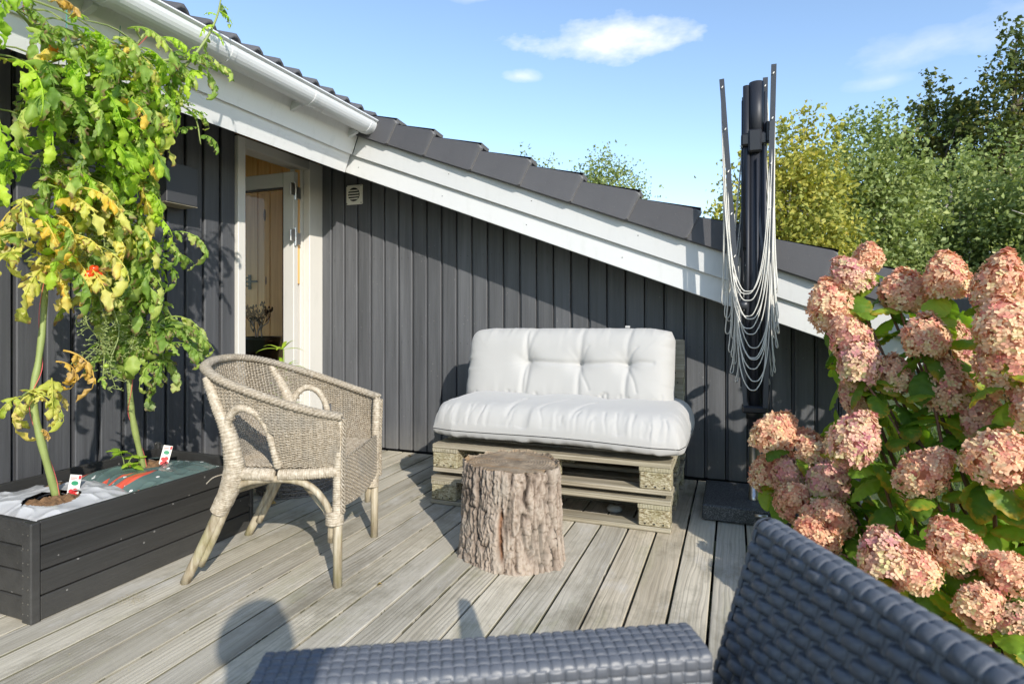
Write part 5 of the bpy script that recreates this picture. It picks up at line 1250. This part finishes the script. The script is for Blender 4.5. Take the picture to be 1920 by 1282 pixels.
for i, (px, py, rp, d) in enumerate(HL):
    c = PDw(px, py, d); rad = rp*d/1090*(.90 if rp < 45 else .80)
    fan = np.array([.10*math.cos(i*2.4), .10*math.sin(i*2.4), 0]); P = smoothpath([HB+fan, HB*.55+c*.45+np.array([0,0,-.10 if c[2] < .7 else .05])+fan*.4, HB*.2+c*.8+np.array([0,0,.0]), c-np.array([0,0,rad*.4])], 18)
    P[:,:2] += np.column_stack([np.sin(np.linspace(0,3,18)+i)*.02, np.cos(np.linspace(0,3,18)*1.3+i)*.02])
    MB().tube(P-HB, np.linspace(.008,.0038,18), 6).build('stem', M_HSTEM, hy, True)
    dirv = P[-1]-P[-4]; dirv /= np.linalg.norm(dirv); dirv = dirv+np.array([r.gauss(-.12,.22), r.gauss(-.18,.22), .55]); q = Vector(dirv).to_track_quat('Z','Y').to_euler()
    link('flower_head', HEADS[r.randrange(5)], None, hy, loc=c-HB, rot=(q.x, q.y, q.z+r.uniform(0,6)), sc=(rad*r.uniform(.92,1.05), rad*r.uniform(.92,1.05), rad*r.uniform(.88,1.0)))
    for f in (.95,.86,.74,.6):
        b = P[int(f*17)]; az = r.uniform(0,6.28)
        for k in range(2):
            if nl < 296: hleaf(b, az+k*math.pi+r.uniform(-.3,.3), r.uniform(-.2,1.0), r.uniform(.85,1.25)); nl += 1
ex = []   # foliage deeper in the bush, one mass
mm = MB(); TT = []
for k in range(980):
    px, py = (r.uniform(1500,2010), r.uniform(570,1230)) if k < 580 else (r.uniform(1980,2380), r.uniform(330,1100))
    if py < 640 and r.random() < .5 or px < 1560 and py < 860: continue
    c = PDw(px, py, (2.36-(px-1500)/420*.40-(py-600)/500*.32 if k < 580 else 1.95)+r.uniform(.0,.45))
    if c[1] > 3.05 or c[2] < -.15: continue
    V, F, tt = leaflet(.13*r.uniform(.7,1.1), .078*r.uniform(.7,1.1), r.uniform(.3,1.4), .35, r, .02, 0, 12, 5, 6, r.uniform(-.4,.4), .62, .62, .02); mm.add(V@rotm(r.uniform(-.6,.6), r.uniform(-.2,1.2), r.uniform(0,6.28)).T+c-HB, F); TT += [tuple(x) for x in tt]
o = mm.build('inner_foliage', M_HLEAF, hy, True, kind='stuff'); tone(o.data, TT)

# ================================================================ THINGS BEHIND THE CHAIR AND INSIDE THE DOOR
bs = empty('willow_basket', (-2.30,2.62,0), label='grey woven willow basket on the deck behind the wicker chair', cat='basket')
m = MB(); nst = 44
for j in range(20):
    z = .006+j*.0115; pts = []
    for k in range(nst*2+1):
        a = 2*math.pi*k/(nst*2); rb = .195+.045*(z/.23); o_ = .005*math.cos(math.pi*(k/2*2+j))*(1 if k % 2 == 0 else 0); pts.append(((rb+o_)*math.cos(a), (rb+o_)*math.sin(a), z+.0015*math.sin(k*1.7+j)))
    m.tube(np.array(pts), .0052, 5, False)
for k in range(nst):
    a = 2*math.pi*k/nst; m.tube([(.195*math.cos(a),.195*math.sin(a),0),(.24*math.cos(a),.24*math.sin(a),.235)], .004, 5)
m.build('woven_side', M_BASK, bs, True, kind='stuff')
MB().lathe([(.001,.19),(.225,.185)], 30).build('soil', M_SOIL, bs)
ly = empty('lily_plant', (-2.34,2.56,.18), label='slender green lily stem with whorled leaves behind the wicker chair', cat='plant')
r = random.Random(4); V, F, tt = leaflet(.15,.020,.9,.3,r,0,0,8,3); lm = mesh('leaf', V, F, True); tone(lm, tt); lm.materials.append(M_TOMF)
for (dx,dy,hh) in ((0,0,.60),(.03,-.03,.50)):
    MB().tube(smoothpath([(dx,dy,0),(dx+.01,dy,.3),(dx,dy+.01,hh)],10), .004, 6).build('stem', M_STEM, ly)
    for z in np.linspace(.15,hh,5):
        for k in range(6): link('leaf', lm, None, ly, loc=(dx,dy,z), rot=(0, r.uniform(-.9,-.2), k*1.05+z*7), sc=r.uniform(.6,1.0))
sl_ = empty('wooden_stool', (-3.70,3.80,.10), label='small wooden stool inside the door carrying the black pot', cat='stool')
MB().prism((-.17,-.17,.33),(.17,.17,.36),.006,2).build('seat', M_PINE, sl_)
for sx in (-.13,.13):
    for sy in (-.13,.13): MB().prism((sx-.018,sy-.018,0),(sx+.018,sy+.018,.329),.003,2).build('leg', M_PINE, sl_)
pt = empty('plant_pot', (-3.70,3.80,.461), label='tall black plastic pot with bare twigs seen through the glass door', cat='plant pot')
MB().lathe([(.001,.002),(.125,.0),(.150,.30),(.158,.30),(.158,.33),(.146,.33),(.142,.29),(.001,.285)], 36).build('pot', M_BLKPL, pt, True)
r = random.Random(6)
def twig(P0, d, L, depth, m, ml):
    P1 = P0+d*L; (m if depth < 2 else ml).tube(smoothpath([P0, P0+d*L*.5+np.array([r.gauss(0,.012),r.gauss(0,.012),0]), P1],6), np.linspace(.007,.004,6)*(1-.24*depth), 5)
    if depth < 3:
        for k in range(3 if depth else 4): 
            dd = d+np.array([r.gauss(0,.5),r.gauss(0,.4),r.uniform(-.1,.3)]); dd /= np.linalg.norm(dd); twig(P0+d*L*r.uniform(.45,1), dd, L*.62, depth+1, m, ml)
    elif r.random() < .6:
        ml.lathe([(.001,-.012),(.009,0),(.001,.014)],6); ml.V[-1] = ml.V[-1]+P1
ma, mb_ = MB(), MB()
for k in range(3): twig(np.array([r.gauss(-.02,.03),r.gauss(0,.03),.28]), np.array([r.gauss(0,.25),r.gauss(0,.15),1.]), .17, 0, ma, mb_)
ma.build('bare_branches', M_TWIGL, pt, True); mb_.build('dry_seed_heads', M_TWIG, pt, True)

# ================================================================ LITTER ON THE DECK
def dead_leaf(loc, sc, rz, mat, label):
    rr_ = random.Random(int(loc[0]*1000)); V, F, tt = leaflet(.055,.034,1.0,.6,rr_,.1,1.0); V[:,2] -= V[:,2].min()
    me = mesh('fallen_leaf', V, F, True); tone(me, tt); link('fallen_leaf', me, mat, None, loc=(loc[0],loc[1],.0035), rot=(0,0,rz), sc=sc, label=label, cat='leaf', group='dead leaves on the deck')
dead_leaf((-2.24,2.342), 1.0, .4, M_BROWN, 'curled orange brown leaf lying under the wicker chair')
dead_leaf((-1.179,1.769), .55, 2.2, M_BROWN, 'tiny brown dead leaf on open deck between chair and stump')
dead_leaf((-2.079,3.46), .6, 1.2, M_BROWN, 'small brown dead leaf by the charcoal wall left of the sofa')
m = MB(); r = random.Random(12)
for k in range(60):
    x, y = r.gauss(-1.93,.025), r.gauss(1.383,.02); m.add([(x,y,.002),(x+.004,y+r.uniform(-.003,.003),.005),(x+.003,y+.005,.003)],[(0,1,2)])
for k in range(110):
    x, y = r.uniform(-2.0,-.2), r.uniform(1.0,3.4); s_ = r.uniform(.0015,.0035); m.add([(x,y,.0015),(x+s_,y,.003),(x+s_,y+s_,.002),(x,y+s_,.0025)],[(0,1,2,3)])
m.build('sawdust_crumbs', plain('pale_crumb',(.55,.48,.30),.9), kind='stuff', label='pale crumbs and sawdust scattered over the deck boards', cat='crumbs')
st2 = MB().lathe([(.001,0),(.028,.004),(.034,.018),(.024,.032),(.001,.036)], 14).build('pebble', plain('grey_pebble',(.30,.31,.29),.8), smooth=True, label='round grey pebble lying under the stacked pallets', cat='stone'); st2.location = (-.55,2.86,0); st2.scale = (1.2,.9,1)

# ================================================================ TREES
def tree(name, label, base, trunk_h, tr, blobs, nleaf, ls, mat, tmat, seed, group, clump=.22, per=34, shoots=0, limb=26):
    g = np.random.default_rng(seed); rr_ = random.Random(seed); B = np.array(base, float)
    t = empty(name, base, label=label, cat='tree', group=group)
    vol = np.array([b[3]*b[4]*b[5] for b in blobs]); vol = vol/vol.sum(); cents = []
    for b, v in zip(blobs, vol):
        k = max(3, int(nleaf*v/per)); d = g.standard_normal((k,3)); d /= np.linalg.norm(d,axis=1,keepdims=True); rad = g.random((k,1))**.45
        cents.append(np.array(b[:3])+d*rad*np.array(b[3:6]))
    cents = np.vstack(cents); tops = []
    for k in range(shoots):      # thin upright leader shoots
        b = blobs[rr_.randrange(len(blobs))]; x, y = g.uniform(-.7,.7,2); z0 = b[2]+b[5]*math.sqrt(max(0,1-x*x*.8-y*y*.8))*.9
        for q in range(rr_.randrange(3,6)): tops.append((b[0]+x*b[3]+g.normal(0,.03), b[1]+y*b[4], z0+q*clump*.8))
    C_ = np.vstack([cents, np.array(tops)]) if tops else cents
    cnt = np.full(len(C_), per); cnt[len(cents):] = max(5, per//4)
    idx = np.repeat(np.arange(len(C_)), cnt); n = len(idx)
    sg = np.where(idx < len(cents), clump, clump*.38)[:,None]*(.5+g.random((len(C_),1))[idx])
    P = C_[idx]+g.standard_normal((n,3))*sg*np.array([1,1,.75])
    u = g.standard_normal((n,3)); u /= np.linalg.norm(u,axis=1,keepdims=True); w = g.standard_normal((n,3)); w -= u*(u*w).sum(1,keepdims=True); w /= np.linalg.norm(w,axis=1,keepdims=True)
    s = ls*(.55+.8*g.random((n,1))); fold = np.cross(u,w)*s*.18
    V = np.stack([P-u*s*.5, P+w*s*.33+fold, P+u*s*.55, P-w*s*.33+fold], 1).reshape(-1,3); F = np.arange(n*4).reshape(n,4)
    me = mesh('crown', V, F); ct = g.random(len(C_))[idx]*.55+g.random(n)*.45; tone(me, np.repeat(np.column_stack([ct, ct*0]), 4, axis=0)); link('crown', me, mat, t)
    m = MB(); top = np.array([blobs[0][0]*.3, blobs[0][1]*.3, trunk_h]); Q = smoothpath([(0,0,0), top*.5+np.array([.04,.03,0])*trunk_h*.3, top], 12); m.tube(Q, np.linspace(tr, tr*.35, 12), 9)
    for k in range(limb):
        c = cents[rr_.randrange(len(cents))]; i = rr_.randrange(4,12); p = Q[i]; m.tube(smoothpath([p, p*.45+c*.55+np.array([0,0,.12*(c[2]-p[2])]), c],8), np.linspace(tr*.32,tr*.06,8), 5)
    m.build('trunk', tmat, t, True); return t
def TP(px, d): 
    p = PDw(px, 591, d); return (p[0], p[1], -.32)
TG = 'garden trees beyond the roof'
def zt(py, d): return .97+(591-py)/1090*d+.32
def at(px, d): p = PDw(px,591,d); return p
def blob(base, px, py, d, rx, rz, ry=None):
    p = PDw(px, py, d); return (p[0]-base[0], p[1]-base[1], p[2]-base[2], rx, ry or rx, rz)
b = TP(1470,9.0); tree('birch_tree','yellow leaved birch just behind the folded clothes dryer',b,zt(330,9),.06,[blob(b,1430,400,9,.65,.9),blob(b,1500,380,9,.75,1.1),blob(b,1380,440,9,.5,.6),blob(b,1530,440,8.8,.6,.9),blob(b,1450,520,9,1.0,.8)],16500,.076,M_BIRY,M_BIRBK,1,TG,.14,44,40)
b = TP(1590,10.0); tree('birch_tree','pale green birch right of the clothes dryer, behind the flowers',b,zt(300,10),.07,[blob(b,1580,370,10,.75,1.1),blob(b,1640,350,10,.8,1.0),blob(b,1600,470,10,1.1,1.0),blob(b,1680,440,10,.8,1.0)],19000,.080,M_BIRG,M_BIRBK,2,TG,.16,44,40)
b = TP(1790,10.5); tree('birch_tree','darker green birch behind the right half of the hydrangea',b,zt(340,10.5),.07,[blob(b,1760,420,10.5,.9,1.0),blob(b,1850,400,10.5,1.0,1.1),blob(b,1800,520,10.5,1.3,1.0),blob(b,1900,480,10,1.0,1.1)],18500,.080,M_BIRG,M_BIRBK,3,TG,.17,44,36)
b = TP(1745,17); tree('oak_tree','dark spreading oak standing above the birches',b,zt(300,17),.16,[blob(b,1740,250,17,1.3,.8),blob(b,1790,230,17,1.1,.7),blob(b,1700,300,17,.9,.5),blob(b,1735,200,17,.55,.45),blob(b,1800,330,17,1.6,.9)],6500,.14,M_OAK,M_TRUNK,4,TG,.20,40,6,36)
b = TP(1900,15); tree('oak_tree','tallest dark oak at the right edge of the picture',b,zt(200,15),.2,[blob(b,1900,230,15,1.0,1.5),blob(b,1960,140,15,1.2,1.3),blob(b,1850,280,15,.8,.9),blob(b,1905,120,15,.5,.7),blob(b,1920,350,15,1.6,1.3),blob(b,2020,220,15,1.4,2.0)],12000,.13,M_OAK,M_TRUNK,5,TG,.21,40,10,40)
b = TP(1125,14); tree('birch_tree','small leafy treetop showing over the middle of the tiled roof',b,zt(330,14),.08,[blob(b,1120,340,14,.7,.55),blob(b,1170,370,14,.7,.5),blob(b,1000,330,14,.5,.25),blob(b,1080,390,14,1.1,.6)],8000,.075,M_BIRG,M_TRUNK,6,TG,.17,24,10)
b = TP(1990,9); tree('birch_tree','green birch mostly outside the right edge of the picture',b,zt(330,9),.07,[blob(b,2000,420,9,1.0,1.2),blob(b,2080,400,9,1.0,1.3),blob(b,1950,560,9,1.0,.8)],12000,.080,M_BIRG,M_BIRBK,7,TG,.18,30,14)
for i, (px, d, py) in enumerate(((1560,12.5,480),(1680,12,500),(1800,12,500),(1930,11,520),(2060,11,500),(1420,13,500))):
    b = TP(px, d); lab = ['dark shrub low behind the pale birch','dark shrub low between two birches','dark shrub low under the right birch','dark shrub low at the right picture edge','dark shrub just outside the right picture edge','dark shrub low behind the yellow birch'][i]
    o = tree('shrub', lab, b, 1.2, .05, [blob(b,px,py,d,1.3,1.0),blob(b,px+30,py+90,d,1.5,.9)], 5500, .085, M_BUSH, M_TRUNK, 20+i, 'dark shrubs behind the birches', .25, 30, 0, 10); o['category'] = 'shrub'
# ================================================================ PHOTOGRAPHER KNEELING BEHIND THE CAMERA (casts the shadow on the deck)
pe = empty('person', (.33,-.50,0), label='photographer in a dark jacket kneeling behind the rattan armchair', cat='person')
PO = np.array((.33,-.50,0))
VS = {'pel':(.34,-.52,.46,.150),'waist':(.33,-.47,.64,.135),'chest':(.30,-.38,.83,.155),'sho':(.27,-.33,.97,.115),'neck':(.245,-.285,1.045,.056),'hd0':(.235,-.262,1.115,.078),'hd1':(.225,-.235,1.185,.098),'hd2':(.222,-.23,1.245,.066),
      'sl':(.12,-.40,.955,.070),'sr':(.42,-.27,.955,.070),'el':(.03,-.33,.78,.050),'er':(.37,-.06,.78,.050),'wl':(.075,-.155,.865,.032),'wr':(.17,-.115,.865,.032),
      'hl':(.075,-.125,.90,.034),'hr':(.14,-.10,.90,.034),
      'hipl':(.25,-.58,.42,.100),'hipr':(.44,-.50,.42,.100),'kl':(.10,-.30,.075,.062),'kr':(.37,-.14,.46,.066),'al':(.22,-.68,.06,.048),'ar':(.40,-.20,.075,.046),'tl':(.27,-.80,.035,.036),'tr':(.36,-.07,.035,.040)}
ED = [('pel','waist'),('waist','chest'),('chest','sho'),('sho','neck'),('neck','hd0'),('hd0','hd1'),('hd1','hd2'),('sho','sl'),('sho','sr'),('sl','el'),('sr','er'),('el','wl'),('er','wr'),('wl','hl'),('wr','hr'),('pel','hipl'),('pel','hipr'),('hipl','kl'),('kl','al'),('al','tl'),('hipr','kr'),('kr','ar'),('ar','tr')]
for sd, hk, dr_ in (('l','hl',1),('r','hr',-1)):          # five fingers curled round the camera grip
    hx, hy_, hz, _ = VS[hk]
    for k in range(4):
        a, b, c = f'f{sd}{k}a', f'f{sd}{k}b', f'f{sd}{k}c'; l = (.030,.035,.033,.026)[k]; z = hz+.030-.019*k
        VS[a] = (hx+.004*dr_, hy_+.030, z, .0095); VS[b] = (hx+.012*dr_, hy_+.030+l*.55, z, .0088); VS[c] = (hx+.026*dr_, hy_+.034+l*.65, z-.003, .0078); ED += [(hk,a),(a,b),(b,c)]
    VS[f't{sd}a'] = (hx+.024*dr_, hy_+.008, hz+.020, .0100); VS[f't{sd}b'] = (hx+.036*dr_, hy_+.022, hz+.036, .0090); ED += [(hk,f't{sd}a'),(f't{sd}a',f't{sd}b')]
keys = list(VS); me = bpy.data.meshes.new('body'); me.from_pydata([tuple(np.array(VS[k][:3])-PO) for k in keys], [(keys.index(a),keys.index(b)) for a,b in ED], [])
bo = link('body', me, None, pe); sk = bo.modifiers.new('skin','SKIN'); lay = me.skin_vertices[0].data
for i, k in enumerate(keys):
    rr_ = VS[k][3]; lay[i].radius = (rr_*(1.25 if k in ('chest','waist','pel') else 1), rr_); lay[i].use_root = (k == 'pel')
ss = bo.modifiers.new('sub','SUBSURF'); ss.levels = 1; ss.render_levels = 1
t = MT('jacket_trousers_skin'); z = t.xyz(t.co()); skin = t.math('MAXIMUM', t.math('GREATER_THAN', z[2], 1.035), t.math('MULTIPLY', t.math('GREATER_THAN', z[1], .375), t.math('GREATER_THAN', z[2], .80)))
c = t.mix(t.math('LESS_THAN', z[2], .56), (.035,.045,.07), (.05,.06,.10)); me.materials.append(t.col(t.mix(skin, c, (.52,.32,.23))).rough(.8).m)
dg = bpy.context.evaluated_depsgraph_get(); bpy.context.view_layer.update(); ev = bpy.data.meshes.new_from_object(bo.evaluated_get(dg)); bo.modifiers.clear(); bo.data = ev; ev.name = 'body'
ev.polygons.foreach_set('use_smooth', np.ones(len(ev.polygons), bool))
M_HAIR = plain('dark_hair', (.05,.03,.02), .6)
hd = np.array([.232,-.243,1.185])-PO; fw = np.array([-.356,.934,0]); rt = np.array([.934,.356,0])
m = MB(); G = np.zeros((14,26,3))
for i, e in enumerate(np.linspace(-.25,math.pi/2,14)):
    for j, a in enumerate(np.linspace(0,2*math.pi,26)):
        d = math.cos(e)*(math.cos(a)*rt+math.sin(a)*fw)+np.array([0,0,math.sin(e)]); front = max(0, d@fw); G[i,j] = hd+np.array([0,0,.012])+d*np.array([1,1,1.12])*(.110-(.035*front if e < .75 else 0))
m.grid(G).build('hair', M_HAIR, pe, True)
for sx in (-1,1):
    o = MB().lathe([(.0115*math.sin(a), -.0115*math.cos(a)) for a in np.linspace(.001,math.pi-.001,8)], 10).build('eye', M_CARD, pe, True); o.location = hd+fw*.088+rt*.032*sx+np.array([0,0,.004])
    o = MB().lathe([(.020*math.sin(a)*.6, -.030*math.cos(a)) for a in np.linspace(.001,math.pi-.001,8)], 10).build('ear', bpy.data.materials['jacket_trousers_skin'], pe, True); o.location = hd+rt*.100*sx
MB().tube([hd+fw*.090+np.array([0,0,.01]), hd+fw*.112+np.array([0,0,-.028]), hd+fw*.09+np.array([0,0,-.036])], [.008,.013,.008], 8).build('nose', plain('skin',(.52,.32,.23),.6), pe, True)
MB().tube([hd+fw*.086-rt*.022+np.array([0,0,-.062]), hd+fw*.092+np.array([0,0,-.064]), hd+fw*.086+rt*.022+np.array([0,0,-.062])], [.003,.006,.003], 6).build('mouth', plain('lip',(.42,.17,.14),.6), pe, True)
# ================================================================ GRASS ON THE LAWN BESIDE THE DECK
g = np.random.default_rng(77); n = 42000
x = .8+g.random(n)**1.6*8.5; y = -2.0+g.random(n)*11.5
keep = ~((x < 2.75+.12*np.sin(y*5)) & (y < 3.35)) & ~((x < 1.2) & (y > 3.3)); x, y = x[keep], y[keep]; n = len(x)
a = g.random(n)*6.283; h = .03+.05*g.random(n); w = .004+.004*g.random(n); lx, ly_ = g.normal(0,.02,n), g.normal(0,.02,n)
V = np.stack([np.column_stack([x-w*np.cos(a), y-w*np.sin(a), np.full(n,-.322)]), np.column_stack([x+w*np.cos(a), y+w*np.sin(a), np.full(n,-.322)]), np.column_stack([x+lx, y+ly_, -.32+h])], 1).reshape(-1,3)
me = mesh('grass', V, np.arange(n*3).reshape(n,3)); tv = g.random(n); tone(me, np.repeat(np.column_stack([tv, tv*0]), 3, axis=0))
link('grass', me, treemat('grass_blade', [(.1,(.05,.10,.02)),(.6,(.12,.19,.04)),(.95,(.24,.26,.08))], .3), kind='stuff', label='short green lawn grass beyond the flower bed', cat='grass')
